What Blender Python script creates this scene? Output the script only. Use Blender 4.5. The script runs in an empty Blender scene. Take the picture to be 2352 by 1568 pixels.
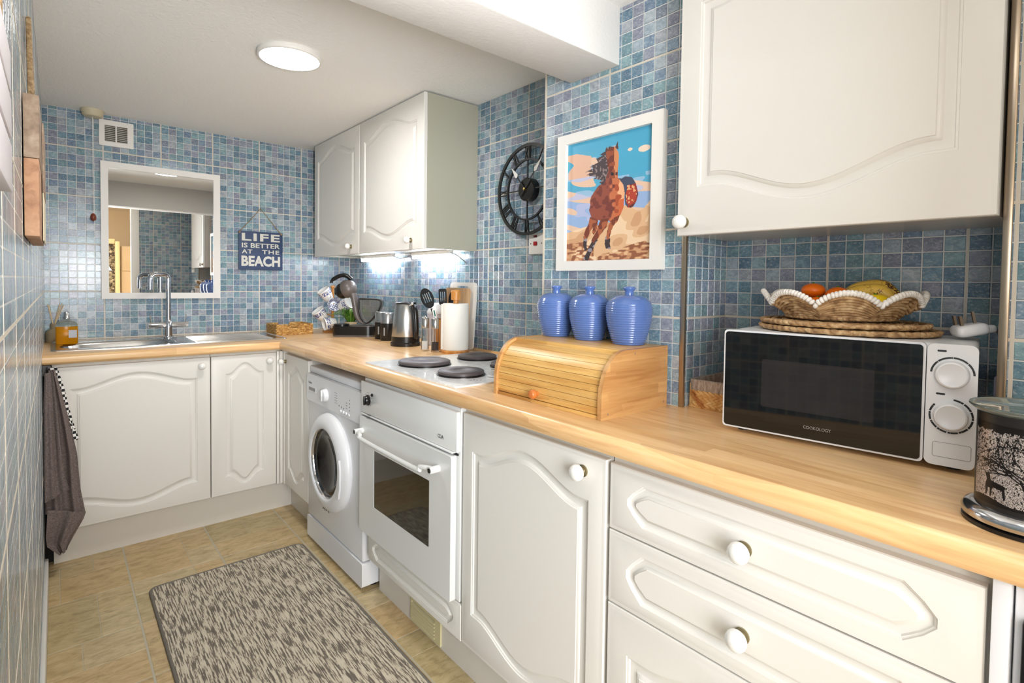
import bpy, bmesh, math, random
from mathutils import Vector, Matrix
from mathutils.geometry import tessellate_polygon
PI = math.pi
scn = bpy.context.scene
C = scn.collection
rnd = random.Random(7)

# ------------------------------------------------------------------ camera
RT = Vector((0.7592086, -0.6507095, 0.0133935)); UP = Vector((0.0094872, 0.0316408, 0.9994543)); FW = Vector((0.6507782, 0.7586672, -0.0301954))
CAMZ = 1.1465; FPX = 1220.1142; V0 = 687.7634
cd = bpy.data.cameras.new('camera'); cam = bpy.data.objects.new('camera', cd); C.objects.link(cam)
cd.sensor_width = 36; cd.lens = FPX / 2352 * 36; cd.shift_y = (V0 - 784) / 2352; cd.clip_start = 0.005; cd.clip_end = 50
m = Matrix.Identity(4)
for i in range(3):
    m[i][0] = RT[i]; m[i][1] = UP[i]; m[i][2] = -FW[i]
m.translation = (0, 0, CAMZ)
cam.matrix_world = m
scn.camera = cam
def proj(X, Y, Z):
    d = Vector((X, Y, Z - CAMZ)); w = d.dot(FW)
    if w < 0.02: return None
    return 1176 + FPX * d.dot(RT) / w, V0 - FPX * d.dot(UP) / w

# ------------------------------------------------------------------ world, lights, exposure
w = bpy.data.worlds.new('world'); scn.world = w; w.use_nodes = True
w.node_tree.nodes['Background'].inputs[0].default_value = (0.9, 0.95, 1.0, 1)
w.node_tree.nodes['Background'].inputs[1].default_value = 0.6
scn.view_settings.view_transform = 'Standard'; scn.view_settings.look = 'None'
scn.view_settings.exposure = 0.61; scn.view_settings.gamma = 1; scn.view_settings.use_curve_mapping = False
def area(name, loc, target, sx, sy, power, col, shape='RECTANGLE', spread=180):
    l = bpy.data.lights.new(name, 'AREA'); l.shape = shape; l.size = sx; l.size_y = sy; l.energy = power; l.color = col
    l.spread = math.radians(spread)
    o = bpy.data.objects.new(name, l); C.objects.link(o); o.location = loc
    o.rotation_euler = (Vector(target) - Vector(loc)).to_track_quat('-Z', 'Y').to_euler()
    return o
area('ceiling_panel_lamp', (0.632, 1.957, 1.910), (0.632, 1.957, 0), 0.18, 0.18, 4.8, (1.0, 0.985, 0.96), 'DISK')
area('near_overhead_fill', (0.25, 0.10, 1.89), (0.25, 0.10, 0), 0.25, 0.25, 1.0, (1.0, 0.98, 0.97), 'DISK')  # added overhead fill for the near zone, an invented source
area('next_room_fill', (-0.46, -2.0, 1.20), (0.5, 1.6, 0.95), 1.3, 1.8, 84, (0.90, 0.955, 1.0))  # added soft frontal fill through the doorway, no window behind it
area('camera_side_fill', (0.10, -0.17, 1.12), (1.1, 0.7, 0.85), 0.28, 0.28, 1.7, (0.96, 0.98, 1.0))  # fill light added beside the camera to lift the near fronts
area('far_fill', (0.27, -0.17, 1.22), (0.45, 2.3, 1.80), 0.30, 0.30, 3.2, (0.97, 0.985, 1.0), 'RECTANGLE', 80)  # invented fill aimed at the far ceiling and back wall
area('upward_fill', (0.27, -0.17, 1.30), (0.42, 0.35, 2.2), 0.3, 0.3, 0.3, (1.0, 0.985, 0.97))  # weak upward fill added to brighten the near ceiling
area('next_room_top_fill', (0.3, -1.4, 2.0), (0.3, -1.4, 0), 0.4, 0.4, 15, (1.0, 0.93, 0.82), 'DISK')  # unseen light added to brighten the closed room behind

# ------------------------------------------------------------------ materials
def lin(c):
    return tuple(((x / 255) / 12.92 if x / 255 <= 0.04045 else ((x / 255 + 0.055) / 1.055) ** 2.4) for x in c)
def rgba(c): return (*lin(c), 1)
MATS = {}
def mat(name, col=(200, 200, 200), rough=0.5, metal=0.0, **k):
    if name in MATS: return MATS[name]
    ma = bpy.data.materials.new(name); ma.use_nodes = True; nt = ma.node_tree; b = nt.nodes['Principled BSDF']
    b.inputs['Base Color'].default_value = rgba(col); b.inputs['Roughness'].default_value = rough; b.inputs['Metallic'].default_value = metal
    for kk, v in k.items():
        if kk == 'trans': b.inputs['Transmission Weight'].default_value = v
        elif kk == 'ior': b.inputs['IOR'].default_value = v
        elif kk == 'coat': b.inputs['Coat Weight'].default_value = v
        elif kk == 'alpha': b.inputs['Alpha'].default_value = v
        elif kk == 'emit': b.inputs['Emission Color'].default_value = rgba(v[0]); b.inputs['Emission Strength'].default_value = v[1]
        elif kk == 'spec': b.inputs['Specular IOR Level'].default_value = v
        elif kk == 'sheen': b.inputs['Sheen Weight'].default_value = v
        elif kk == 'aniso': b.inputs['Anisotropic'].default_value = v
    MATS[name] = ma
    return ma
class N:
    """small node helper"""
    def __init__(s, ma): s.nt = ma.node_tree; s.b = s.nt.nodes['Principled BSDF']
    def new(s, t, **k):
        n = s.nt.nodes.new(t)
        for a, v in k.items():
            if hasattr(n, a) and not a.startswith('i_'): setattr(n, a, v)
        return n
    def link(s, a, b): s.nt.links.new(a, b)
    def coord(s, scale=(1, 1, 1), rot=(0, 0, 0), kind='pos'):
        mp = s.new('ShaderNodeMapping'); mp.inputs['Scale'].default_value = scale; mp.inputs['Rotation'].default_value = rot
        if kind == 'pos': s.link(s.new('ShaderNodeNewGeometry').outputs['Position'], mp.inputs[0])
        else: s.link(s.new('ShaderNodeTexCoord').outputs['Object'], mp.inputs[0])
        return mp.outputs[0]
    def noise(s, co, scale=5, detail=3, rough=0.5, dist=0):
        n = s.new('ShaderNodeTexNoise'); s.link(co, n.inputs['Vector']); n.inputs['Scale'].default_value = scale; n.inputs['Detail'].default_value = detail
        n.inputs['Roughness'].default_value = rough; n.inputs['Distortion'].default_value = dist
        return n.outputs['Fac']
    def ramp(s, fac, stops, interp='LINEAR'):
        r = s.new('ShaderNodeValToRGB'); e = r.color_ramp.elements; r.color_ramp.interpolation = interp
        while len(e) < len(stops): e.new(0.5)
        for q, (p, c) in zip(e, stops): q.position = p; q.color = rgba(c)
        s.link(fac, r.inputs[0]); return r.outputs[0]
    def mix(s, fac, a, b, mode='MIX'):
        n = s.new('ShaderNodeMix'); n.data_type = 'RGBA'; n.blend_type = mode
        for i, v in ((0, fac), (6, a), (7, b)):
            if isinstance(v, (int, float)): n.inputs[i].default_value = v
            elif isinstance(v, tuple): n.inputs[i].default_value = rgba(v)
            else: s.link(v, n.inputs[i])
        return n.outputs[2]
    def bump(s, h, strength=0.3, dist=0.001):
        b = s.new('ShaderNodeBump'); b.inputs['Strength'].default_value = strength; b.inputs['Distance'].default_value = dist
        s.link(h, b.inputs['Height']); s.link(b.outputs[0], s.b.inputs['Normal'])
    def base(s, c): s.link(c, s.b.inputs['Base Color'])
    def rough(s, fac, lo, hi):
        r = s.new('ShaderNodeMapRange'); r.inputs['To Min'].default_value = lo; r.inputs['To Max'].default_value = hi
        s.link(fac, r.inputs[0]); s.link(r.outputs[0], s.b.inputs['Roughness'])

# mosaic tile: tint stored per piece, clouded by noise
m_tile = mat('mosaic_glaze', rough=0.17, spec=0.38); n = N(m_tile)
at = n.new('ShaderNodeAttribute'); at.attribute_name = 'tint'
co = n.coord((1, 1, 1.6)); c1 = n.noise(co, 55, 4, 0.65, 0.6); c2 = n.noise(co, 190, 3, 0.6, 0.3)
k = n.ramp(c1, [(0.30, (150, 160, 170)), (0.52, (205, 205, 205)), (0.72, (255, 250, 245))])
b1 = n.mix(0.75, at.outputs['Color'], k, 'MULTIPLY')
k2 = n.ramp(c2, [(0.52, (0, 0, 0)), (0.75, (255, 255, 255))])
hsv = n.mix(0.22, b1, (225, 225, 228)); fx = n.new('ShaderNodeMath'); fx.operation = 'MULTIPLY'; fx.inputs[1].default_value = 0.55
n.link(k2, fx.inputs[0]); n.base(n.mix(fx.outputs[0], b1, (214, 216, 218)))
n.bump(c1, 0.12, 0.002)
m_grout = mat('glazed_joint', (216, 216, 212), 0.25)
m_grout2 = mat('cream_grout', (214, 204, 188), 0.7)
# white wood-grain foil for the cabinet fronts
def white_foil(name, col, rough=0.34):
    ma = mat(name, col, rough, spec=0.4); n = N(ma)
    co = n.coord((1, 1, 0.09)); g = n.noise(co, 260, 3, 0.6, 0.4); n.bump(g, 0.16, 0.0006)
    return ma
m_foil = white_foil('white_foil', (226, 222, 215))
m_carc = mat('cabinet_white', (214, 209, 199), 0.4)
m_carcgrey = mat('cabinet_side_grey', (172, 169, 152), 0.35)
m_plinth = mat('plinth_white', (214, 208, 199), 0.4)
m_appl = mat('appliance_white', (224, 224, 222), 0.25, coat=0.3)
m_appl2 = mat('appliance_white_cool', (226, 226, 228), 0.3)
m_china = mat('white_ceramic', (236, 234, 230), 0.12, coat=0.5)
m_brass = mat('tarnished_brass', (170, 160, 130), 0.3, 1.0)
m_chrome = mat('chrome', (225, 225, 228), 0.06, 1.0)
m_steel = mat('brushed_steel', (190, 188, 184), 0.26, 1.0, aniso=0.4)
m_sink = mat('sink_steel', (205, 203, 200), 0.2, 1.0)
m_black = mat('black_plastic', (18, 17, 17), 0.28)
m_blackm = mat('black_metal', (24, 24, 24), 0.4)
m_dark = mat('void_black', (8, 8, 8), 0.7)
m_glassdark = mat('dark_oven_glass', (30, 27, 20), 0.06, coat=0.6)
m_mwglass = mat('black_microwave_glass', (9, 8, 8), 0.05, coat=0.4)
m_mwmesh = mat('microwave_window', (36, 32, 32), 0.10, coat=0.3)
m_red = mat('red_rocker', (170, 20, 25), 0.3)
m_cream = mat('cream_plastic', (205, 194, 152), 0.45)
m_trim = mat('champagne_metal', (176, 160, 140), 0.28, 0.9)
m_white = mat('white_paint', (232, 228, 222), 0.45)
m_hot = mat('cast_iron_hotplate', (88, 80, 80), 0.45, 0.3)
m_hotrim = mat('hotplate_rim', (40, 38, 37), 0.3, 0.6)
m_blue = mat('blue_glaze', (88, 116, 176), 0.16, coat=0.4)
m_print = mat('printed_ink', rough=0.35)
n = N(m_print); at = n.new('ShaderNodeAttribute'); at.attribute_name = 'tint'; n.base(at.outputs['Color'])
m_burn = mat('pierced_metal_print', rough=0.28, metal=0.35)
n = N(m_burn); at = n.new('ShaderNodeAttribute'); at.attribute_name = 'tint'; n.base(at.outputs['Color'])
m_glass = mat('clear_glass', (250, 252, 250), 0.02, trans=1.0, ior=1.45)
m_plateg = mat('green_tinted_glass', (226, 236, 230), 0.04, trans=0.92, ior=1.45)
m_acryl = mat('clear_acrylic', (250, 250, 250), 0.05, trans=1.0, ior=1.2)
m_tank = mat('smoked_tank', (175, 172, 165), 0.08, trans=0.85, ior=1.1)
m_amber = mat('amber_soap', (235, 160, 10), 0.1, trans=0.55, ior=1.33)
m_mirror = mat('mirror_silver', (240, 240, 238), 0.0, 1.0)
m_lamp = mat('lamp_diffuser', (255, 255, 255), 0.5, emit=((255, 252, 245), 9.0))
m_led = mat('led_diffuser', (255, 255, 255), 0.5, emit=((240, 243, 255), 30.0))

def wood(name, cols, scale, stretch, rot=(0, 0, 0), rough=0.3, plank=None, kind='pos', bump=0.05):
    ma = mat(name, cols[1], rough); n = N(ma)
    co = n.coord(stretch, rot, kind)
    g = n.noise(co, scale, 5, 0.6, 0.35)
    c = n.ramp(g, [(0.30, cols[0]), (0.5, cols[1]), (0.72, cols[2])])
    if plank:
        v = n.new('ShaderNodeTexVoronoi'); v.feature = 'F1'; v.distance = 'CHEBYCHEV'; v.inputs['Randomness'].default_value = 0.75
        n.link(n.coord(plank, rot, kind), v.inputs['Vector']); v.inputs['Scale'].default_value = 1
        sp = n.new('ShaderNodeSeparateColor'); n.link(v.outputs['Color'], sp.inputs[0])
        pc = n.ramp(sp.outputs[0], [(0.0, (226, 216, 204)), (0.5, (246, 243, 238)), (1.0, (255, 255, 255))])
        c = n.mix(0.9, c, pc, 'MULTIPLY')
    n.base(c); n.bump(g, bump, 0.0006)
    return ma
OAK = [(224, 176, 126), (242, 200, 146), (250, 216, 168)]
m_topR = wood('oak_worktop_lengthwise', OAK, 30, (2.2, 0.14, 2.2), rough=0.28, plank=(22, 2.2, 22))
m_topB = wood('oak_worktop_crosswise', OAK, 30, (0.14, 2.2, 2.2), rough=0.28, plank=(2.2, 22, 22))
BAM = [(206, 150, 78), (224, 178, 104), (238, 198, 128)]
m_bambooY = wood('bamboo_slats', BAM, 26, (1.5, 0.16, 2.5), rough=0.33, plank=(60, 5, 60))
m_bambooX = wood('bamboo_side', [(182, 130, 76), (202, 152, 96), (214, 168, 110)], 26, (0.2, 1, 2.6), rough=0.4, plank=(5, 60, 45))
m_wood = wood('warm_wood', [(176, 112, 48), (200, 136, 66), (216, 156, 88)], 30, (2, 2, 0.3), rough=0.4)
m_board = wood('beech_board', [(176, 138, 98), (198, 160, 118), (210, 176, 136)], 30, (2, 2, 0.2), rough=0.45)
m_oldwood = wood('weathered_wood', [(118, 98, 82), (146, 124, 104), (168, 148, 128)], 22, (2, 0.4, 2), rough=0.7)
m_orgwood = wood('pinkish_wood', [(150, 108, 80), (178, 134, 102), (196, 156, 124)], 22, (2, 0.4, 2), rough=0.7)
m_knobwood = mat('varnished_knob', (196, 112, 52), 0.25, coat=0.4)
def weave(name, cols, scale, stretch=(1, 1, 1), rough=0.75):
    ma = mat(name, cols[1], rough); n = N(ma); g = n.noise(n.coord(stretch), scale, 4, 0.6, 0.5)
    n.base(n.ramp(g, [(0.30, cols[0]), (0.5, cols[1]), (0.7, cols[2])])); n.bump(g, 0.5, 0.002); return ma
m_straw = weave('seagrass', [(120, 86, 52), (180, 142, 98), (216, 186, 142)], 60)
m_straw2 = weave('palm_leaf', [(168, 104, 48), (214, 164, 98), (238, 204, 144)], 28)
m_wick = weave('yellow_wicker', [(110, 64, 18), (198, 148, 78), (232, 196, 126)], 70, (1, 1, 2))
m_rope = weave('white_cord', [(200, 190, 178), (228, 222, 214), (244, 241, 236)], 90)
m_greyrope = weave('grey_wrapped_cord', [(120, 104, 92), (168, 152, 138), (200, 186, 172)], 160, (1, 1, 0.3))
m_twine = weave('jute_twine', [(110, 86, 56), (150, 122, 86), (186, 160, 120)], 120)
m_towel = weave('taupe_terry', [(88, 76, 72), (112, 99, 95), (134, 120, 116)], 240, rough=0.95)
m_ceil = mat('stippled_ceiling', (248, 246, 242), 0.85); n = N(m_ceil); n.bump(n.noise(n.coord(), 80, 5, 0.65), 0.6, 0.006)
m_beam = mat('beam_plaster', (220, 217, 213), 0.8); n = N(m_beam); n.bump(n.noise(n.coord(), 110, 4, 0.6), 0.25, 0.003)
m_creamw = mat('cream_wall', (216, 200, 176), 0.8)
m_floor = mat('stone_vinyl', rough=0.42); n = N(m_floor)
at = n.new('ShaderNodeAttribute'); at.attribute_name = 'tint'
g = n.noise(n.coord((0.9, 2.2, 1), (0, 0, 0.25)), 17, 7, 0.74, 0.7); g2 = n.noise(n.coord((1, 1.8, 1)), 4.2, 3, 0.5, 0.6)
c = n.ramp(g, [(0.28, (152, 133, 98)), (0.44, (182, 162, 122)), (0.56, (200, 180, 140)), (0.72, (212, 189, 153))])
c = n.mix(n.ramp(g2, [(0.52, (0, 0, 0)), (0.78, (110, 110, 110))]), c, (168, 132, 100))
n.base(n.mix(0.9, c, at.outputs['Color'], 'MULTIPLY')); n.bump(g, 0.15, 0.001)
m_fgrout = mat('floor_joint', (184, 176, 156), 0.5)
m_rug = mat('rug_pile', rough=0.95); n = N(m_rug)
g = n.noise(n.coord((210, 15, 1)), 1.0, 2, 0.5, 0.12); g2 = n.noise(n.coord((420, 60, 1)), 1.0, 2, 0.5)
mm = n.new('ShaderNodeMath'); mm.operation = 'MULTIPLY_ADD'; mm.inputs[1].default_value = 0.75; n.link(g, mm.inputs[0])
m3 = n.new('ShaderNodeMath'); m3.operation = 'MULTIPLY'; m3.inputs[1].default_value = 0.25; n.link(g2, m3.inputs[0]); n.link(m3.outputs[0], mm.inputs[2])
n.base(n.ramp(mm.outputs[0], [(0.38, (104, 95, 86)), (0.475, (126, 116, 104)), (0.50, (186, 175, 155)), (0.60, (208, 198, 178))])); n.bump(mm.outputs[0], 0.6, 0.003)
m_rugedge = mat('rug_binding', (112, 106, 98), 0.9)
m_hob = mat('marbled_enamel', (240, 240, 238), 0.2, coat=0.4); n = N(m_hob)
n.base(n.ramp(n.noise(n.coord(), 14, 5, 0.7, 1.5), [(0.40, (244, 244, 242)), (0.55, (226, 228, 228)), (0.62, (246, 246, 244))]))
m_leaf = mat('plant_green', (70, 120, 30), 0.5)
m_orange = mat('orange_peel', (238, 112, 12), 0.35); n = N(m_orange); n.bump(n.noise(n.coord(), 400, 2), 0.25, 0.001)
m_lime = mat('green_apple_skin', (22, 120, 40), 0.3)
m_lemon = mat('lemon_peel', (242, 206, 20), 0.35); n = N(m_lemon); n.bump(n.noise(n.coord(), 300, 2), 0.25, 0.001)
m_ban = mat('ripe_banana_skin', rough=0.4); n = N(m_ban)
s1 = n.noise(n.coord(), 260, 3, 0.6); s2 = n.noise(n.coord((1, 1, 1)), 30, 3, 0.6)
aa = n.new('ShaderNodeMath'); aa.operation = 'MULTIPLY'; n.link(s1, aa.inputs[0]); n.link(s2, aa.inputs[1])
n.base(n.ramp(aa.outputs[0], [(0.29, (226, 186, 78)), (0.325, (150, 104, 34)), (0.345, (70, 40, 18))]))
m_check = mat('black_white_gingham', rough=0.9); n = N(m_check)
ck = n.new('ShaderNodeTexChecker'); n.link(n.coord(kind='pos'), ck.inputs['Vector']); ck.inputs['Scale'].default_value = 95
ck.inputs['Color1'].default_value = rgba((235, 232, 226)); ck.inputs['Color2'].default_value = rgba((25, 25, 28)); n.base(ck.outputs['Color'])
m_curtain = mat('patterned_curtain', rough=0.9); n = N(m_curtain)
n.base(n.ramp(n.noise(n.coord(), 40, 3, 0.6), [(0.42, (60, 52, 44)), (0.55, (150, 136, 110)), (0.7, (206, 194, 168))]))

# ------------------------------------------------------------------ helpers
FR = lambda x, y, z: Matrix(((0, 0, -1, x), (-1, 0, 0, y), (0, 1, 0, z), (0, 0, 0, 1)))      # faces -X : local (right, up, out)
FB = lambda x, y, z: Matrix(((1, 0, 0, x), (0, 0, -1, y), (0, 1, 0, z), (0, 0, 0, 1)))      # faces -Y
FL = lambda x, y, z: Matrix(((0, 0, 1, x), (1, 0, 0, y), (0, 1, 0, z), (0, 0, 0, 1)))       # faces +X
FT = lambda x, y, z: Matrix.Translation((x, y, z))                                         # lies flat, facing +Z
FC = lambda x, y, z: Matrix(((0.7593, 0, -0.6508, x), (-0.6508, 0, -0.7593, y), (0, 1, 0, z), (0, 0, 0, 1)))
def FRy(x, y, z, a):   # faces -X but turned by a about z
    return Matrix.Translation((x, y, z)) @ Matrix.Rotation(a, 4, 'Z') @ FR(0, 0, 0)
def root_of(p):
    while p.parent: p = p.parent
    return p
def tag(o, label, cat, group=None, kind=None):
    if label: o['label'] = label
    if cat: o['category'] = cat
    if group: o['group'] = group
    if kind: o['kind'] = kind
    return o
def thing(name, label, cat, loc, group=None):
    o = bpy.data.objects.new(name, None); C.objects.link(o); o.location = loc; o.empty_display_size = 0.05
    return tag(o, label, cat, group)
def obj(name, bm, ma, parent=None, smooth=40, label=None, keep=False):
    me = bpy.data.meshes.new(name)
    bm.normal_update(); bm.to_mesh(me); bm.free()
    if not keep:
        if parent is not None: off = root_of(parent).location.copy()
        else:
            xs = [v.co for v in me.vertices]
            off = Vector(((min(v.x for v in xs) + max(v.x for v in xs)) / 2, (min(v.y for v in xs) + max(v.y for v in xs)) / 2, min(v.z for v in xs)))
        me.transform(Matrix.Translation(-off))
    for q in (ma if isinstance(ma, (list, tuple)) else [ma]): me.materials.append(q)
    if smooth:
        me.polygons.foreach_set('use_smooth', [True] * len(me.polygons))
        me.set_sharp_from_angle(angle=math.radians(smooth))
    o = bpy.data.objects.new(name, me); C.objects.link(o)
    if parent is not None: o.parent = parent
    elif not keep: o.location = off
    if label: o['label'] = label
    return o
def BM(): return bmesh.new()
def addv(bm, pts, M=None): return [bm.verts.new((M @ Vector(p)) if M else p) for p in pts]
def addf(bm, vs, mi=0):
    try:
        f = bm.faces.new(vs); f.material_index = mi; return f
    except ValueError: return None
def box(bm, a, b, M=None, bev=0, seg=2, mi=0):
    t = bmesh.new(); x0, x1 = sorted((a[0], b[0])); y0, y1 = sorted((a[1], b[1])); z0, z1 = sorted((a[2], b[2]))
    v = addv(t, [(x0, y0, z0), (x1, y0, z0), (x1, y1, z0), (x0, y1, z0), (x0, y0, z1), (x1, y0, z1), (x1, y1, z1), (x0, y1, z1)])
    for q in ((3, 2, 1, 0), (4, 5, 6, 7), (0, 1, 5, 4), (1, 2, 6, 5), (2, 3, 7, 6), (3, 0, 4, 7)): t.faces.new([v[i] for i in q])
    if bev: bmesh.ops.bevel(t, geom=t.edges[:], offset=bev, segments=seg, affect='EDGES', profile=0.5)
    merge(bm, t, M, mi); return bm
def merge(bm, t, M=None, mi=0):
    flip = M is not None and M.to_3x3().determinant() < 0
    mp = {}
    for v in t.verts: mp[v.index if False else v] = bm.verts.new((M @ v.co) if M is not None else v.co)
    for f in t.faces:
        vs = [mp[v] for v in f.verts]
        if flip: vs.reverse()
        g = addf(bm, vs, mi if mi else f.material_index)
    t.free()
def lathe(bm, prof, M=None, n=32, mi=0, cap=True, sx=1, sy=1):
    """prof: (radius, height) pairs; axis = local z"""
    rings = []
    for r, h in prof:
        rings.append(addv(bm, [(sx * r * math.cos(2 * PI * i / n), sy * r * math.sin(2 * PI * i / n), h) for i in range(n)], M))
    for a, b in zip(rings, rings[1:]):
        for i in range(n): addf(bm, [a[i], a[(i + 1) % n], b[(i + 1) % n], b[i]], mi)
    if cap:
        if prof[0][0] > 1e-5: addf(bm, rings[0][::-1], mi)
        if prof[-1][0] > 1e-5: addf(bm, rings[-1], mi)
    return bm
def tube(bm, pts, r, n=10, closed=False, mi=0, cap=True, M=None):
    pts = [Vector(p) if M is None else M @ Vector(p) for p in pts]
    rr = r if isinstance(r, (list, tuple)) else [r] * len(pts)
    L = len(pts); rings = []; prev = None
    for i, p in enumerate(pts):
        if closed: t = pts[(i + 1) % L] - pts[i - 1]
        else: t = pts[min(i + 1, L - 1)] - pts[max(i - 1, 0)]
        t.normalize()
        if prev is None:
            a = Vector((0, 0, 1)) if abs(t.z) < 0.9 else Vector((1, 0, 0)); u = t.cross(a).normalized()
        else: u = (prev - t * prev.dot(t)).normalized()
        prev = u; v = t.cross(u)
        rings.append([bm.verts.new(p + (u * math.cos(2 * PI * k / n) + v * math.sin(2 * PI * k / n)) * rr[i]) for k in range(n)])
    R = list(zip(rings, rings[1:])) + ([(rings[-1], rings[0])] if closed else [])
    for a, b in R:
        for k in range(n): addf(bm, [a[k], a[(k + 1) % n], b[(k + 1) % n], b[k]], mi)
    if not closed and cap: addf(bm, rings[0][::-1], mi); addf(bm, rings[-1], mi)
    return bm
def smoothpath(pts, k=6):
    P = [Vector(p) for p in pts]; out = []
    for i in range(len(P) - 1):
        p0 = P[max(i - 1, 0)]; p1 = P[i]; p2 = P[i + 1]; p3 = P[min(i + 2, len(P) - 1)]
        for j in range(k):
            t = j / k
            out.append(0.5 * ((2 * p1) + (-p0 + p2) * t + (2 * p0 - 5 * p1 + 4 * p2 - p3) * t * t + (-p0 + 3 * p1 - 3 * p2 + p3) * t ** 3))
    out.append(P[-1]); return out
def prism(bm, poly, h0, h1, M=None, holes=(), mi=0, sides=True):
    loops = [poly] + list(holes); flat = [p for l in loops for p in l]
    tris = tessellate_polygon([[Vector((p[0], p[1], 0)) for p in l] for l in loops])
    lo = addv(bm, [(p[0], p[1], h0) for p in flat], M); hi = addv(bm, [(p[0], p[1], h1) for p in flat], M)
    def up(t):
        a, b, c = [flat[i] for i in t]; return (b[0] - a[0]) * (c[1] - a[1]) - (b[1] - a[1]) * (c[0] - a[0]) > 0
    for t in tris:
        t = list(t) if up(t) else list(t)[::-1]
        addf(bm, [hi[i] for i in t], mi); addf(bm, [lo[i] for i in reversed(t)], mi)
    k = 0
    if sides:
        for li, l in enumerate(loops):
            ar = sum(l[i][0] * l[(i + 1) % len(l)][1] - l[(i + 1) % len(l)][0] * l[i][1] for i in range(len(l)))
            ccw = (ar > 0) == (li == 0)
            for i in range(len(l)):
                a = k + i; b = k + (i + 1) % len(l)
                q = [lo[a], lo[b], hi[b], hi[a]]
                addf(bm, q if ccw else q[::-1], mi)
            k += len(l)
    return bm
def rrect(x0, y0, x1, y1, r, n=5):
    out = []
    for cx, cy, a in ((x1 - r, y1 - r, 0), (x0 + r, y1 - r, PI / 2), (x0 + r, y0 + r, PI), (x1 - r, y0 + r, 1.5 * PI)):
        for i in range(n + 1): t = a + PI / 2 * i / n; out.append((cx + r * math.cos(t), cy + r * math.sin(t)))
    return out
def ellipsoid(bm, c, r, M=None, n=16, mi=0, rot=None):
    t = bmesh.new(); bmesh.ops.create_uvsphere(t, u_segments=n, v_segments=max(8, n * 2 // 3), radius=1)
    T = Matrix.Translation(c) @ (rot if rot else Matrix.Identity(4)) @ Matrix.Diagonal((*r, 1))
    merge(bm, t, (M @ T) if M is not None else T, mi); return bm
def loft(bm, rings, closed_ring=True, cap=True, mi=0, M=None):
    R = [addv(bm, r, M) for r in rings]; n = len(R[0])
    for a, b in zip(R, R[1:]):
        for i in range(n if closed_ring else n - 1): addf(bm, [a[i], a[(i + 1) % n], b[(i + 1) % n], b[i]], mi)
    if cap and closed_ring: addf(bm, R[0][::-1], mi); addf(bm, R[-1], mi)
    return bm
def offs(poly, d):
    n = len(poly); out = []
    for i in range(n):
        p, q, r = Vector(poly[i - 1][:2]), Vector(poly[i][:2]), Vector(poly[(i + 1) % n][:2])
        a = (q - p).normalized(); b = (r - q).normalized()
        na = Vector((-a.y, a.x)); nb = Vector((-b.y, b.x)); m_ = na + nb
        if m_.length < 1e-6: m_ = na
        m_.normalize(); k = max(0.5, m_.dot(na)); out.append((q.x + m_.x * d / k, q.y + m_.y * d / k))
    return out
PROF = [(0, 0), (0.0008, -0.0018), (0.0035, -0.0024), (0.005, -0.0048), (0.011, -0.0062), (0.0165, -0.0050), (0.0195, -0.0022), (0.0225, -0.0012), (0.0235, 0.0)]
def panel_front(bm, w, h, t, outline, prof=PROF, edge=0.010, M=None):
    """routed slab: local x right, y up, z out; origin lower left, front at z=0"""
    rects = []
    for ins, dz in ((0, -t), (0, -0.004), (0.0015, -0.0015), (0.004, -0.0010), (edge * 0.7, -0.0010), (edge, 0)):
        rects.append([(ins, ins, dz), (w - ins, ins, dz), (w - ins, h - ins, dz), (ins, h - ins, dz)])
    R = [addv(bm, r, M) for r in rects]
    addf(bm, R[0][::-1])
    for a, b in zip(R, R[1:]):
        for i in range(4): addf(bm, [a[i], a[(i + 1) % 4], b[(i + 1) % 4], b[i]])
    O0 = outline(0)
    loops = [[(p[0], p[1]) for p in rects[-1]], O0]
    tr = tessellate_polygon([[Vector((p[0], p[1], 0)) for p in l] for l in loops]); flat = loops[0] + loops[1]
    rings = [addv(bm, [(p[0], p[1], dz) for p in outline(d)], M) for d, dz in prof]
    vs = R[-1] + rings[0]
    def fix(t, fl):
        a, b, c = [fl[i] for i in t]; return list(t) if (b[0] - a[0]) * (c[1] - a[1]) - (b[1] - a[1]) * (c[0] - a[0]) > 0 else list(t)[::-1]
    for q in tr: addf(bm, [vs[i] for i in fix(q, flat)])
    n_ = len(O0)
    for a, b in zip(rings, rings[1:]):
        for i in range(n_): addf(bm, [a[i], a[(i + 1) % n_], b[(i + 1) % n_], b[i]])
    inner = outline(prof[-1][0])
    for q in tessellate_polygon([[Vector((p[0], p[1], 0)) for p in inner]]): addf(bm, [rings[-1][i] for i in fix(q, inner)])
    return bm
PROF = [(d * 1.3, z * 1.15) for d, z in PROF]
def arch(w, h, mx, mz, rise_t, rise_b, sh=0.80, n=30):
    """cathedral outline as a function of the inward distance d; counter-clockwise"""
    x0, x1 = mx, w - mx; cx = w / 2; hw = (x1 - x0) / 2
    def f(x):
        s = abs(x - cx) / hw
        return 0.0 if s >= sh else (0.5 + 0.5 * math.cos(PI * s / sh)) ** 0.8
    def o(d):
        xs = [x0 + d + (x1 - x0 - 2 * d) * i / n for i in range(n + 1)]
        def k(x, r): sl = (f(x + 0.002) - f(x - 0.002)) / 0.004 * r; return d * math.sqrt(1 + min(sl * sl, 1.2))
        bot = [(x, mz + rise_b - rise_b * f(x) + k(x, rise_b)) for x in xs]
        top = [(x, h - mz - rise_t + rise_t * f(x) - k(x, rise_t)) for x in reversed(xs)]
        return bot + top
    return o
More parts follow.
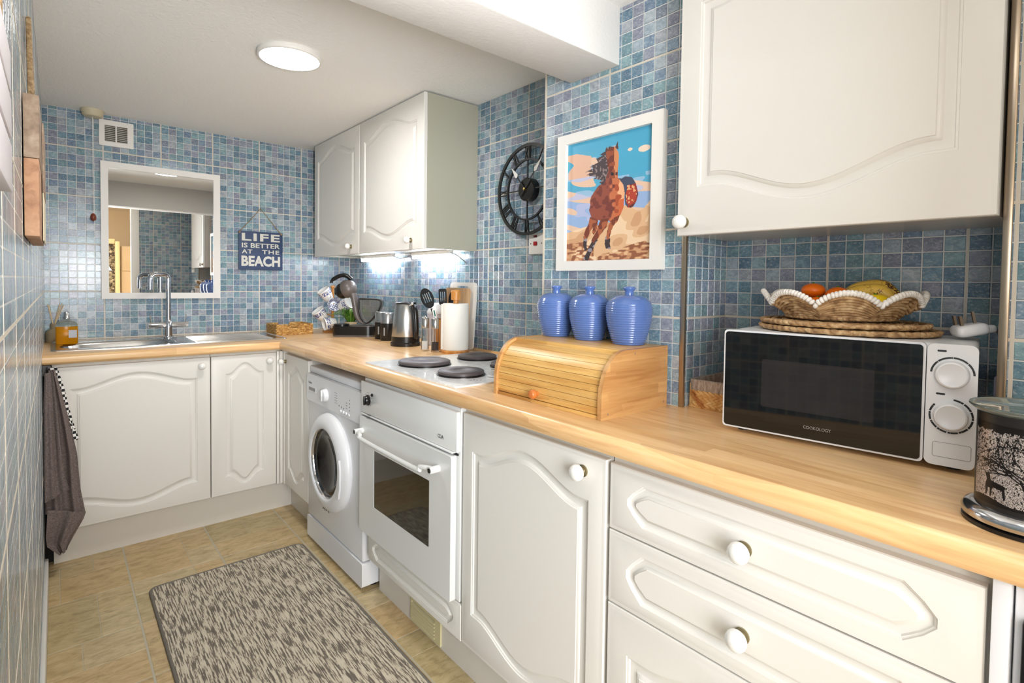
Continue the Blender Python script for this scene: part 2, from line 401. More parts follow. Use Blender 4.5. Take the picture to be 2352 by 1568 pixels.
def octo(w, h, mx, mz, cut, n=4):
    def o(d):
        x0, x1, y0, y1 = mx + d, w - mx - d, mz + d, h - mz - d; cy = (y0 + y1) / 2; c = cut - d * 0.45; g = (y1 - y0) / 2
        return [(x0 + c, y0), (x1 - c, y0), (x1 - c * 0.38, cy - g * 0.55), (x1, cy - g * 0.16), (x1, cy + g * 0.16), (x1 - c * 0.38, cy + g * 0.55), (x1 - c, y1),
                (x0 + c, y1), (x0 + c * 0.38, cy + g * 0.55), (x0, cy + g * 0.16), (x0, cy - g * 0.16), (x0 + c * 0.38, cy - g * 0.55)]
    return o
DPROF = [(0, 0), (0.0008, -0.0018), (0.003, -0.0024), (0.0045, -0.0045), (0.0085, -0.0052), (0.0125, -0.0045), (0.015, -0.0022), (0.0172, -0.0014), (0.018, 0.0)]
DPROF = [(d * 1.15, z * 1.15) for d, z in DPROF]
def knob(parent, M, r=0.0165):
    b = BM(); lathe(b, [(0, 0.0), (r * 0.72, 0), (r * 0.74, 0.003), (r * 0.45, 0.004), (0.0055, 0.010), (0.0055, 0.012)], M, 20, cap=False)
    k = obj('knob_collar', b, m_brass, parent)
    b = BM(); lathe(b, [(0.006, 0.010), (r * 0.70, 0.0125), (r * 0.97, 0.0175), (r, 0.0225), (r * 0.9, 0.028), (r * 0.6, 0.0325), (r * 0.3, 0.0342), (0, 0.0347)], M, 24)
    return obj('knob', b, m_china, parent)
def textmesh(name, s, ma, parent, M, wd, ht, depth=0.0012, bold=0.0, spacing=1.0):
    cu = bpy.data.curves.new(name, 'FONT'); cu.body = s; cu.size = 1; cu.extrude = 0.02; cu.offset = bold; cu.space_character = spacing; cu.resolution_u = 3
    t = bpy.data.objects.new('tmp', cu); C.objects.link(t); dg = bpy.context.evaluated_depsgraph_get(); dg.update()
    me = bpy.data.meshes.new_from_object(t.evaluated_get(dg)); C.objects.unlink(t); bpy.data.objects.remove(t)
    xs = [v.co.x for v in me.vertices]; ys = [v.co.y for v in me.vertices]; zs = [v.co.z for v in me.vertices]
    b = BM(); b.from_mesh(me); bpy.data.meshes.remove(me)
    sx = wd / (max(xs) - min(xs)); sy = ht / (max(ys) - min(ys)); sz = depth / (max(zs) - min(zs))
    T = M @ Matrix.Diagonal((sx, sy, sz, 1)) @ Matrix.Translation((-min(xs), -min(ys), -min(zs)))
    for v in b.verts: v.co = T @ v.co
    for f in b.faces: f.material_index = 0
    return obj(name, b, ma, parent, smooth=0)
def paint(me, fn, name='tint'):
    """corner colour attribute from fn(poly) -> linear rgb"""
    a = me.color_attributes.new(name, 'FLOAT_COLOR', 'CORNER'); buf = []
    for p in me.polygons:
        c = fn(p); buf += [c[0], c[1], c[2], 1.0] * p.loop_total
    a.data.foreach_set('color', buf)

# ------------------------------------------------------------------ room numbers
XL, D, ZC, ZN = -0.045, 3.2898, 1.943, 1.897
XR, XP, NB, NS, NN, PE = 1.4413, 1.168, 1.373, 0.713, 0.135, 1.209
RW = -0.25
ZT, ZB = 0.8475, 0.809
TINTS = [lin(c) for c in [(128, 164, 184), (140, 176, 190), (112, 148, 172), (104, 138, 162), (138, 162, 186), (156, 186, 196), (164, 166, 184), (154, 154, 174), (122, 160, 170), (146, 182, 188), (176, 190, 202), (192, 200, 208), (126, 148, 176), (110, 150, 168), (166, 180, 192), (140, 148, 166), (184, 186, 194)]]
def soften(c):
    l = 0.25 * c[0] + 0.6 * c[1] + 0.15 * c[2]; return tuple(((x * 0.88 + l * 0.12) * 1.05 + 0.035) * k_ for x, k_ in zip(c, (0.92, 0.98, 1.0)))
TINTS = [soften(c) for c in TINTS]
TMESH = {}
def tile_geo(b, cu, cv, wu, wv, M, proud=0.0016):
    e = 0.0011; hu, hv = wu / 2, wv / 2
    lo = addv(b, [(cu - hu, cv - hv, 0), (cu + hu, cv - hv, 0), (cu + hu, cv + hv, 0), (cu - hu, cv + hv, 0)], M)
    hi = addv(b, [(cu - hu + e, cv - hv + e, proud), (cu + hu - e, cv - hv + e, proud), (cu + hu - e, cv + hv - e, proud), (cu - hu + e, cv + hv - e, proud)], M)
    b.faces.new(hi)
    for i in range(4): b.faces.new([lo[i], lo[(i + 1) % 4], hi[(i + 1) % 4], hi[i]])
def tiled_wall(name, M, ulen, z0, z1, uoff, zoff, PU, PZ, NU=7, NZ=7, thick=0.02, occl=(), big=300, holes=(), us0=0.0, proud=0.0016):
    """M maps local (u right, v up, out). sheets of NUxNZ mosaic pieces, wide joints every PU / PZ; uoff, zoff = position of one wide joint"""
    b = BM(); box(b, (us0, z0, -thick), (ulen, z1, 0), M)
    W = obj(name, b, m_grout, smooth=0, keep=True); W['kind'] = 'structure'
    gw = 0.0036; gs = 0.0022
    cells = []; su = (PU - gw) / NU; sv = (PZ - gw) / NZ
    k0 = math.floor((0 - uoff) / PU) - 1; k1 = math.ceil((ulen - uoff) / PU) + 1
    l0 = math.floor((z0 - zoff) / PZ) - 1; l1 = math.ceil((z1 - zoff) / PZ) + 1
    us, vs = [], []
    for k in range(k0, k1):
        for i in range(NU):
            a = uoff + k * PU + gw / 2 + i * su + gs / 2; c = a + su - gs
            a, c = max(a, 0.001), min(c, ulen - 0.001)
            if c - a > 0.004: us.append((a, c))
    for k in range(l0, l1):
        for i in range(NZ):
            a = zoff + k * PZ + gw / 2 + i * sv + gs / 2; c = a + sv - gs
            a, c = max(a, z0 + 0.001), min(c, z1 - 0.001)
            if c - a > 0.004: vs.append((a, c))
    pat = {}
    full_u = su - gs; full_v = sv - gs
    for i, (a, c) in enumerate(us):
        for j, (p, q) in enumerate(vs):
            cu, cv = (a + c) / 2, (p + q) / 2
            if any(h[0] < a and c < h[2] and h[1] < p and q < h[3] for h in holes): continue
            P = M @ Vector((cu, cv, 0)); pp = proj(*P); area_ = 0
            if pp and 0 < pp[0] < 2352 and 0 < pp[1] < 1568 and not any(o[0] < pp[0] < o[2] and o[1] < pp[1] < o[3] for o in occl):
                d = [proj(*(M @ Vector(s))) for s in ((a, p, 0), (c, p, 0), (c, q, 0), (a, q, 0))]
                if all(d): area_ = abs(sum(d[s][0] * d[(s + 1) % 4][1] - d[(s + 1) % 4][0] * d[s][1] for s in range(4))) / 2
            if abs(c - a - full_u) > 1e-4 or abs(q - p - full_v) > 1e-4: area_ = min(area_, 0)
            cells.append((area_, cu, cv, c - a, q - p, rnd.randrange(len(TINTS))))
    cells.sort(key=lambda s: -s[0])
    R3 = M.to_3x3().to_4x4(); nb = 0
    rest = BM(); tints = []
    for (ar, cu, cv, wu, wv, ti) in cells:
        if ar > 90 and nb < big:
            key = (name, ti)
            if key not in TMESH:
                t = BM(); tile_geo(t, 0, 0, wu, wv, R3, proud); me = bpy.data.meshes.new('tile'); t.normal_update(); t.to_mesh(me); t.free()
                me.materials.append(m_tile); paint(me, lambda p, c=TINTS[ti]: c); TMESH[key] = me
            o = bpy.data.objects.new('tile', TMESH[key]); C.objects.link(o); o.parent = W; o.location = M @ Vector((cu, cv, 0)); nb += 1
        else:
            tile_geo(rest, cu, cv, wu, wv, M, proud); tints += [TINTS[ti]] * 5
    if tints:
        me = bpy.data.meshes.new('mosaic_tiles'); rest.normal_update(); rest.to_mesh(me); me.materials.append(m_tile)
        it = iter(tints); paint(me, lambda p: next(it))
        o = bpy.data.objects.new('mosaic_tiles', me); C.objects.link(o); o.parent = W; o['kind'] = 'stuff'
    rest.free()
    # wide joints as raised cream strips
    j = BM()
    for k in range(k0, k1 + 1):
        u = uoff + k * PU
        if 0 < u < ulen: box(j, (u - gw / 2 - 0.0003, z0 + 0.0003, -0.0005), (u + gw / 2 + 0.0003, z1 - 0.0003, 0.0006), M)
    for k in range(l0, l1 + 1):
        v = zoff + k * PZ
        if z0 < v < z1: box(j, (0.0004, v - gw / 2 - 0.0003, -0.0006), (ulen - 0.0004, v + gw / 2 + 0.0003, 0.0008), M)
    o = obj('sheet_joints', j, m_grout2, W, smooth=0)
    return W
def slab(name, a, b_, ma, bev=0, parent=None):
    b = BM(); box(b, a, b_, None, bev); o = obj(name, b, ma, parent, smooth=30 if bev else 0)
    if parent is None: o['kind'] = 'structure'
    return o

# ------------------------------------------------------------------ structure
MB = FB(XL, D, 0)
tiled_wall('wall_back', MB, XR - XL, 0.0, ZC, 0.179 - XL, 1.0808, 0.2378, 0.2284, occl=[(228, 368, 502, 686), (722, 200, 1100, 588), (545, 528, 647, 622), (0, 775, 2352, 1568)])
ML = FL(XL, RW, 0)
tiled_wall('wall_left', ML, D - RW, 0.0, ZC, 0.81 - RW, 1.0808, 0.2378, 0.2284, proud=0.0003)
MR = FR(XR, D, 0)
tiled_wall('wall_right', MR, D - PE + 0.0, 0.0, ZC, D - 1.840, 1.066, 0.2480, 0.2284, occl=[(1097 - 400, 200, 1097, 588), (0, 812, 2352, 1568), (1253, 0, 2352, 1568)])
MP = FR(XP, PE, 0)
tiled_wall('wall_right_front', MP, PE - NS, 0.0, ZN, PE - 0.957, 1.0664, 0.2515, 0.2205, thick=0.0195, occl=[(1284, 262, 1518, 620), (1552, 0, 2352, 542), (0, 930, 2352, 1568)])
# return face of the front wall towards the back, plus solid fill
slab('wall_right_return', (XP - 0.0, PE - 0.0, 0), (XR + 0.02, PE + 0.003, ZC), m_grout)
slab('wall_right_core', (XP + 0.02, NS + 0.0205, 0), (XR + 0.02, PE, ZC), m_white)
MNS = FB(XP, NS, 0)
tiled_wall('wall_niche_side', MNS, NB - XP, us0=0.0197, z0=0.0, z1=ZN, uoff=0.203, zoff=1.0664, PU=0.2515, PZ=0.2205, NU=8, occl=[(1560, 0, 2352, 545), (1666, 757, 2352, 1568), (0, 935, 2352, 1568)])
# 0.0, ZN, 0.203, 1.0664, 0.2515, 0.2205, NU=8, occl=[(1560, 0, 2352, 545), (1666, 757, 2352, 1568), (0, 935, 2352, 1568)])
MNB = FR(NB, NS + 0.02, 0)
tiled_wall('wall_niche_back', MNB, NS - NN + 0.04, 0.0, ZN, 0.02 + NS - 0.466, 1.0664, 0.2515, 0.2205, occl=[(1560, 0, 2352, 545), (1666, 757, 2240, 1568), (1760, 660, 2165, 770), (2222, 900, 2352, 1568)])
slab('wall_niche_near_side', (XP + 0.0205, NN - 0.02, 0), (NB + 0.02, NN, ZN), m_grout)
MPN = FR(XP, NN, 0)
tiled_wall('wall_right_near', MPN, NN - RW, 0.0, ZN, 0.012, 1.0664, 0.2515, 0.2205, occl=[(2222, 925, 2352, 1568)])
MRW = Matrix(((-1, 0, 0, XP + 0.02), (0, 0, 1, RW), (0, 1, 0, 0), (0, 0, 0, 1)))
tiled_wall('wall_rear', MRW, XP + 0.02 - 0.692, 0.0, ZN, 0.12, 1.0664, 0.2515, 0.2205)
slab('trim_1', (0.62, RW - 0.04, 0), (0.692, RW + 0.012, ZN), m_white, 0.003)
slab('trim_2', (XP - 0.004, NS - 0.004, ZT), (XP + 0.006, NS + 0.0085, 1.28), m_trim, 0.002)
slab('trim_3', (XP - 0.005, NN - 0.0075, ZT), (XP + 0.006, NN + 0.0045, ZN), m_trim, 0.002)
slab('trim_4', (XP - 0.0025, PE - 0.003, ZT), (XP + 0.003, PE + 0.004, ZC), m_grout2)
slab('trim_5', (XR - 0.012, PE + 0.004, ZT), (XR, D, ZT + 0.006), m_topR)
# ceilings, beam
slab('ceiling', (XL - 0.02, 0.92, ZC), (XR + 0.02, D + 0.02, ZC + 0.03), m_ceil)
slab('ceiling_near', (XL - 0.02, RW - 0.02, ZN), (XR + 0.02, 0.925, ZN + 0.03), m_ceil)
slab('beam', (XL, 0.925, 1.742), (XP - 0.0, 1.104, ZC + 0.005), m_beam, 0.004)
slab('baseboard_left', (XL, RW, 0), (XL + 0.012, 2.66, 0.075), m_white, 0.003)
# next room behind the camera (seen in the mirror)
slab('floor_next_room', (-1.5, -3.3, -0.02), (2.2, RW, 0.0), mat('beige_carpet', (190, 172, 146), 0.9))
slab('ceiling_next_room', (-1.5, -3.3, 2.15), (2.2, RW, 2.18), mat('ceiling_pale', (226, 216, 204), 0.9))
slab('wall_next_room', (-1.5, -3.32, 0), (2.2, -3.3, 2.15), m_creamw)
slab('wall_next_room_left', (-1.52, -3.3, 0), (-1.5, RW, 2.15), m_creamw)
slab('wall_next_room_right', (2.2, -3.3, 0), (2.22, RW, 2.15), m_creamw)
slab('wall_rear_outer', (0.65, RW - 0.045, 0), (2.2, RW - 0.0205, 2.15), m_creamw)
slab('wall_rear_left', (-1.5, RW - 0.02, 0), (XL - 0.02, RW, 2.15), m_creamw)
slab('wall_lintel', (XL - 0.02, RW - 0.04, ZN), (0.66, RW, 2.15), m_white)
slab('ceiling_top', (-1.5, RW - 0.03, 2.15), (2.2, RW, 2.18), m_white)

# floor: vinyl laid out as stones of mixed size
F = BM(); box(F, (XL - 0.01, RW, -0.02), (XR, D, 0.0)); FL_O = obj('floor', F, m_fgrout, smooth=0, keep=True); FL_O['kind'] = 'structure'
FT_T = [lin(c) for c in [(255, 255, 255), (250, 246, 238), (255, 244, 232), (240, 240, 232), (255, 248, 240)]]
def stone(x0, y0, x1, y1):
    x0, x1 = max(x0, XL + 0.012), min(x1, 1.0); y0, y1 = max(y0, RW), min(y1, 2.80)
    if x1 - x0 < 0.01 or y1 - y0 < 0.01: return
    b = BM(); w_, h_ = (x1 - x0) / 2 - 0.0008, (y1 - y0) / 2 - 0.0008
    tile_geo(b, 0, 0, 2 * w_, 2 * h_, Matrix.Identity(4), 0.0008)
    me = bpy.data.meshes.new('floor_stone'); b.to_mesh(me); b.free(); me.materials.append(m_floor); t = rnd.choice(FT_T); paint(me, lambda p: t)
    o = bpy.data.objects.new('floor_tile', me); C.objects.link(o); o.parent = FL_O; o.location = ((x0 + x1) / 2, (y0 + y1) / 2, 0)
MOD = [[(0, 0, .1, .1), (.1, 0, .302, .2), (0, .1, .1, .302), (.1, .2, .2, .302), (.2, .2, .302, .302)],
       [(0, 0, .2, .2), (.2, 0, .302, .1), (.2, .1, .302, .302), (0, .2, .2, .302)],
       [(0, 0, .302, .15), (0, .15, .15, .302), (.15, .15, .302, .302)],
       [(0, 0, .2, .302), (.2, 0, .302, .15), (.2, .15, .302, .302)]]
for ix in range(-1, 4):
    for iy in range(-1, 10):
        mo = MOD[(ix * 3 + iy * 5 + (ix * iy)) % 4]; ox, oy = -0.10 + ix * 0.304, -0.02 + iy * 0.304
        for (a, b_, c, d) in mo: stone(ox + a + (0.0015 if a == 0 else 0), oy + b_, ox + c - (0.0010 if c > 0.3 else 0), oy + d)

# ------------------------------------------------------------------ worktops
def worktop(name, poly, ma, label, edge, holes=()):
    b = BM(); prism(b, poly, ZB, ZT, None, holes)
    es = [e for e in b.edges if edge(e.verts[0].co) and edge(e.verts[1].co) and abs(e.verts[0].co.z - e.verts[1].co.z) < 1e-5 and e.calc_length() > 0.3]
    bmesh.ops.bevel(b, geom=es, offset=0.011, segments=5, affect='EDGES', profile=0.5)
    return tag(obj(name, b, ma), label, 'worktop')
worktop('worktop', [(0.82, RW), (XP, RW), (XP, NN - 0.02), (XP, NN), (NB, NN), (NB, NS), (XP, NS), (XP, PE + 0.003), (XR, PE + 0.003), (XR, 2.69), (0.82, 2.69)], m_topR,
        'long wood-effect worktop carrying the hob, bread box and microwave', lambda c: abs(c.x - 0.82) < 1e-4)
bowl = [(0.218 + 0.213 * math.copysign(abs(math.cos(t)) ** 0.62, math.cos(t)), 2.985 + 0.135 * math.copysign(abs(math.sin(t)) ** 0.62, math.sin(t))) for t in [2 * PI * i / 48 for i in range(48)]]
worktop('worktop', [(XL, 2.69), (XR, 2.69), (XR, D), (XL, D)], m_topB, 'short wood-effect worktop with the steel sink let into it', lambda c: abs(c.y - 2.69) < 1e-4,
        holes=[[(p[0], p[1]) for p in offs(bowl, -0.006)][::-1]])

# ------------------------------------------------------------------ base cabinets
def carcass(parent, x0, x1, y0, y1, z0, z1, ma, drop_top=True, open_axis='x'):
    b = BM(); t = 0.015
    box(b, (x0, y0, z0), (x1, y1, z0 + t)); box(b, (x0, y0, z1 - t), (x1, y1, z1)) if not drop_top else None
    if open_axis == 'x':
        box(b, (x0, y0, z0 + t), (x1, y0 + t, z1 - (0 if drop_top else t))); box(b, (x0, y1 - t, z0 + t), (x1, y1, z1 - (0 if drop_top else t)))
        box(b, (x1 - t, y0 + t, z0 + t), (x1, y1 - t, z1 - (0 if drop_top else t)))
        box(b, (x0, y0 + t, z1 - 0.04), (x0 + t, y1 - t, z1))
    else:
        box(b, (x0, y0, z0 + t), (x0 + t, y1, z1 - (0 if drop_top else t))); box(b, (x1 - t, y0, z0 + t), (x1, y1, z1 - (0 if drop_top else t)))
        box(b, (x0 + t, y1 - t, z0 + t), (x1 - t, y1, z1 - (0 if drop_top else t)))
        box(b, (x0 + t, y0, z1 - 0.04), (x1 - t, y0 + t, z1))
    return obj('carcass', b, ma, parent, smooth=0)
def door(parent, M, w_, h_, out, kn=None, prof=PROF, name='door', r=0.0165):
    b = BM(); panel_front(b, w_, h_, 0.018, out, prof, M=M); d = obj(name, b, m_foil, parent, smooth=28)
    if kn: knob(d, M @ Matrix.Translation((kn[0], kn[1], 0)), r)
    return d
XF = 0.845
# drawer unit
c = thing('drawer_cabinet', 'white base cabinet of three moulded drawer fronts under the microwave', 'cabinet', (1.0, 0.385, 0))
carcass(c, XF + 0.0185, 1.15, 0.098, 0.677, 0.148, ZB, m_carc)
W = 0.573
for z0, z1, hgt in ((0.6555, 0.788, 0), (0.5055, 0.6525, 0), (0.2, 0.5025, 1)):
    h_ = z1 - z0
    if hgt: z0 = 0.148; h_ = z1 - z0
    out = octo(W, h_, 0.045, 0.026 if not hgt else 0.026, 0.036) if not hgt else arch(W, h_, 0.05, 0.04, 0.045, 0.045)
    door(c, FR(XF, 0.675, z0), W, h_, out, (0.2785, h_ * (0.49 if not hgt else 0.86)), DPROF if not hgt else PROF, 'drawer', 0.0178)
slab_ = BM(); box(slab_, (XF - 0.005, 0.080, 0.0), (XF + 0.30, 0.0965, ZB), None, 0.001)
tag(obj('end_panel', slab_, m_appl2), 'narrow white end panel right of the drawer unit', 'panel')
c = thing('under_counter_fridge', 'black-fronted under-counter appliance at the lower right corner of the photo', 'fridge', (1.0, -0.08, 0))
b = BM(); box(b, (XF + 0.01, RW + 0.01, 0.02), (1.15, 0.078, ZB - 0.004), None, 0.003); obj('housing', b, m_appl2, c)
b = BM(); box(b, (XF - 0.006, RW + 0.015, 0.06), (XF + 0.0099, 0.070, 0.765), None, 0.003); obj('door', b, m_black, c)
# tall door cabinet
c = thing('base_cabinet', 'white base cabinet with arched door between oven and drawers', 'cabinet', (1.0, 0.93, 0))
carcass(c, XF + 0.0185, 1.15, 0.681, 1.187, 0.148, ZB, m_carc)
door(c, FR(XF, 1.1855, 0.148), 0.501, 0.642, arch(0.501, 0.642, 0.045, 0.045, 0.052, 0.052, 0.84), (0.440, 0.604), r=0.0178)
# oven housing
c = thing('oven_housing', 'white cabinet frame around the built-in oven with a moulded filler front below', 'cabinet', (1.1, 1.5, 0))
carcass(c, XF + 0.0185, 1.40, 1.189, 1.806, 0.148, ZB, m_carc)
out = octo(0.575, 0.103, 0.035, 0.020, 0.03)
door(c, FR(XF, 1.764, 0.1455), 0.575, 0.103, out, None, DPROF, 'filler_front')
# plinths
def plinth(nm, a, b_, label):
    b = BM(); box(b, a, b_); return tag(obj(nm, b, m_plinth, smooth=0), label, 'plinth')
plinth('plinth', (0.903, 0.097, 0), (0.918, 1.79, 0.1475), 'white plinth board under oven, arched door and drawers')
plinth('plinth', (0.903, 2.372, 0), (0.918, 2.7695, 0.1475), 'short white plinth board left of the washing machine')
plinth('plinth', (-0.018, 2.770, 0), (0.9029, 2.785, 0.1475), 'white plinth board under the sink cabinets')
b = BM(); box(b, (XL + 0.001, 2.80, 0), (-0.019, 2.81, ZB - 0.001)); tag(obj('gap_shade_board', b, m_dark, smooth=0), 'black board standing in for the dark gap between left wall and sink cabinet', 'panel')  # black board paints the shade of an empty gap
# plinth vent
c = thing('plinth_vent', 'cream louvred vent set in the plinth below the oven', 'vent', (0.90, 1.458, 0.012))
b = BM(); Mv = FR(0.9029, 1.55, 0.010)
for (x0, y0, x1, y1) in ((0, 0, 0.182, 0.007), (0, 0.069, 0.182, 0.076), (0, 0.007, 0.007, 0.069), (0.150, 0.007, 0.182, 0.069)): box(b, (x0, y0, 0), (x1, y1, 0.006), Mv)
obj('frame', b, m_cream, c, smooth=0)
b = BM(); box(b, (0.007, 0.007, 0.0002), (0.150, 0.069, 0.001), Mv); obj('backing', b, m_dark, c, smooth=0)
for i in range(5):
    b = BM(); y = 0.012 + i * 0.0115; v = [(0.007, y, 0.0012), (0.150, y, 0.0012), (0.150, y - 0.004, 0.009), (0.007, y - 0.004, 0.009), (0.007, y + 0.005, 0.0012), (0.150, y + 0.005, 0.0012), (0.150, y + 0.001, 0.009), (0.007, y + 0.001, 0.009)]
    vv = addv(b, v, Mv)
    for q in ((0, 1, 2, 3), (7, 6, 5, 4), (0, 4, 5, 1), (3, 2, 6, 7), (1, 5, 6, 2), (0, 3, 7, 4)): addf(b, [vv[k] for k in q])
    obj('slat', b, m_cream, c, smooth=0)
# corner cabinet right run
b = BM(); box(b, (0.862, 2.371, 0.772), (0.880, 2.69, ZB - 0.0005)); 
tag(obj('top_rail', b, m_carc, smooth=0), 'white rail above the slim corner cabinet door', 'rail')
c = thing('corner_cabinet', 'slim white corner cabinet with arched door left of the washing machine', 'cabinet', (1.0, 2.53, 0))
b = BM(); box(b, (XF + 0.0185, 2.3705, 0.148), (1.42, 2.385, ZB)); box(b, (XF + 0.0185, 2.372, 0.148), (1.42, 2.685, 0.163)); obj('carcass', b, m_carc, c, smooth=0)
door(c, FR(XF, 2.690, 0.148), 0.320, 0.642, arch(0.320, 0.642, 0.052, 0.045, 0.045, 0.045), (0.018, 0.604), r=0.014)
# sink cabinets (back run)
YB = 2.7155
c = thing('sink_cabinet', 'wide white sink cabinet whose door has arches top and bottom', 'cabinet', (0.255, 3.0, 0))
carcass(c, -0.017, 0.529, YB + 0.0185, 3.27, 0.148, ZB, m_carc, open_axis='y')
door(c, FB(-0.0165, YB, 0.146), 0.544, 0.648, arch(0.544, 0.648, 0.052, 0.040, 0.048, 0.048, 0.88), (0.508, 0.612), r=0.0155)
c = thing('base_cabinet', 'narrow white cabinet with arched door between sink cabinet and corner', 'cabinet', (0.68, 3.0, 0))
carcass(c, 0.531, 0.842, YB + 0.0185, 3.27, 0.148, ZB, m_carc, open_axis='y')
door(c, FB(0.531, YB, 0.146), 0.283, 0.648, arch(0.283, 0.648, 0.058, 0.035, 0.048, 0.048, 0.82), (0.248, 0.612), r=0.0155)
b = BM(); box(b, (0.816, YB - 0.001, 0.143), (0.829, YB + 0.018, 0.800), None, 0.002); box(b, (0.831, YB - 0.004, 0.143), (0.8435, YB + 0.018, 0.800), None, 0.002); box(b, (0.8440, 2.6915, 0.143), (0.862, YB + 0.012, 0.808))
tag(obj('corner_post', b, m_foil), 'white corner post where the two cabinet runs meet', 'post')

# ------------------------------------------------------------------ oven
c = thing('built_in_oven', 'white built-in single oven with dark glass window and bar handle', 'oven', (1.1, 1.5, 0.25))
b = BM(); box(b, (XF + 0.002, 1.197, 0.2525), (1.38, 1.800, 0.800), None, 0.002); obj('housing', b, m_appl, c)
Mo = FR(XF, 1.805, 0.0)
b = BM(); box(b, (0.0, 0.676, -0.002), (0.608, 0.7905, 0.012), Mo, 0.004); obj('control_panel', b, m_appl, c)
b = BM(); box(b, (0.012, 0.6705, 0), (0.590, 0.6755, 0.016), Mo, 0.002); obj('trim_strip', b, m_appl, c)
b = BM(); box(b, (0.008, 0.6655, -0.001), (0.600, 0.6704, 0.003), Mo); obj('vent_slot', b, m_dark, c, smooth=0)
b = BM(); prism(b, rrect(0.014, 0.2545, 0.596, 0.6650, 0.006), 0.004, 0.022, Mo, holes=[rrect(0.126, 0.368, 0.484, 0.5665, 0.003, 2)[::-1]]); dr = obj('door', b, m_appl, c)
b = BM(); box(b, (0.126, 0.368, 0.010), (0.484, 0.5665, 0.0205), Mo); obj('window', b, m_glassdark, dr, smooth=0)
b = BM()
for zz in (0.44, 0.505):
    box(b, (0.14, zz, 0.0206), (0.47, zz + 0.0012, 0.0208), Mo)
b.free()
hp = smoothpath([(0.044, 0.6165, 0.036), (0.060, 0.6160, 0.046), (0.078, 0.613, 0.050), (0.10, 0.603, 0.052), (0.445, 0.601, 0.052), (0.475, 0.611, 0.050), (0.500, 0.6155, 0.046), (0.522, 0.6165, 0.038)], 5)
b = BM(); tube(b, hp, 0.0072, 12, M=Mo); hd = obj('handle', b, m_appl, dr)
for a in (0.038, 0.534): 
    b = BM(); lathe(b, [(0.0105, 0), (0.0105, 0.030), (0.0085, 0.032)], Mo @ Matrix.Translation((a, 0.6165, 0.0215)), 16); obj('handle_mount', b, m_appl, dr)
    b = BM(); lathe(b, [(0.0070, 0.0), (0.0070, 0.0015)], Mo @ Matrix.Translation((a, 0.6165, 0.0536)), 14); obj('cap', b, m_black, dr)
b = BM(); lathe(b, [(0.019, 0), (0.019, 0.004), (0.016, 0.007), (0.014, 0.013), (0.011, 0.0145)], Mo @ Matrix.Translation((0.060, 0.7275, 0.0122)), 22); box(b, (0.056, 0.712, 0.022), (0.064, 0.743, 0.030), Mo, 0.002); obj('thermostat_knob', b, m_black, c)
b = BM(); lathe(b, [(0.0055, 0), (0.0055, 0.003), (0.003, 0.005)], Mo @ Matrix.Translation((0.093, 0.751, 0.0122)), 14); obj('indicator', b, m_black, c)
b = BM()
for k_ in range(9):
    a = -0.6 + k_ * 0.5; x, y = 0.060 + 0.027 * math.cos(a), 0.7275 + 0.027 * math.sin(a)
    if y > 0.6: box(b, (x - 0.001, y - 0.001, 0.0121), (x + 0.001, y + 0.001, 0.0124), Mo)
obj('dial_marks', b, m_black, c, smooth=0)
textmesh('logo', 'CDA', m_blackm, c, Mo @ Matrix.Translation((0.513, 0.700, 0.0122)), 0.030, 0.011, 0.0004)

# ------------------------------------------------------------------ washing machine
c = thing('washing_machine', 'white front-loading washing machine with round door under the worktop', 'washing machine', (1.1, 2.09, 0))
Mw = FR(XF, 2.366, 0.0); WW = 0.556
b = BM(); box(b, (0.0, 0.112, -0.50), (WW, 0.742, 0.0), Mw, 0.006, 3); obj('body', b, m_appl2, c)
b = BM(); box(b, (0.002, 0.7425, -0.52), (WW - 0.002, 0.772, -0.006), Mw, 0.005, 3); obj('lid', b, m_appl2, c)
b = BM(); prism(b, rrect(0.001, 0.624, WW - 0.001, 0.7415, 0.010), 0.0002, 0.007, Mw); pnl = obj('control_panel', b, m_appl2, c)
b = BM(); prism(b, rrect(0.001, 0.018, WW + 0.004, 0.108, 0.008), -0.03, 0.004, Mw); box(b, (0.01, 0.018, -0.45), (WW - 0.004, 0.1115, -0.031), Mw); obj('kick_plate', b, m_appl2, c)
b = BM()
for (fx_, fz_) in ((0.04, -0.06), (WW - 0.04, -0.02 - 0.04), (0.04, -0.42), (WW - 0.04, -0.42)): b = BM(); lathe(b, [(0.018, 0), (0.018, 0.006), (0.008, 0.007), (0.008, 0.019)], Matrix.Translation((XF - fz_, 2.366 - fx_, 0)), 14); obj('foot', b, m_black, c)
Md = Mw @ Matrix.Translation((0.268, 0.412, 0.0))
b = BM(); lathe(b, [(0.196, 0.0), (0.199, 0.008), (0.196, 0.018), (0.186, 0.028), (0.165, 0.037), (0.148, 0.039), (0.141, 0.036), (0.136, 0.026), (0.132, 0.018)], Md, 64, cap=False); dd = obj('door_ring', b, m_appl2, c, smooth=60)
b = BM(); lathe(b, [(0.1395, 0.030), (0.137, 0.034), (0.134, 0.030), (0.1325, 0.018)], Md, 64, cap=False); obj('chrome_ring', b, m_chrome, dd, smooth=60)
b = BM(); lathe(b, [(0.1325, 0.020), (0.128, 0.026), (0.105, 0.020), (0.07, 0.006), (0.03, 0.001), (0, 0.0005)], Md, 64, cap=False); obj('door_glass', b, mat('porthole_glass', (8, 8, 9), 0.07, spec=0.3), dd, smooth=80)
b = BM(); prism(b, [(0.150, 0.045), (0.163, 0.055), (0.172, 0.02), (0.172, -0.05), (0.160, -0.095), (0.147, -0.085), (0.156, -0.04), (0.156, 0.015)], 0.034, 0.041, Md); obj('door_handle', b, m_appl2, dd)
b = BM(); prism(b, rrect(0.022, 0.664, 0.112, 0.690, 0.004), 0.0072, 0.0086, Mw); hh = obj('detergent_drawer', b, m_appl2, c)
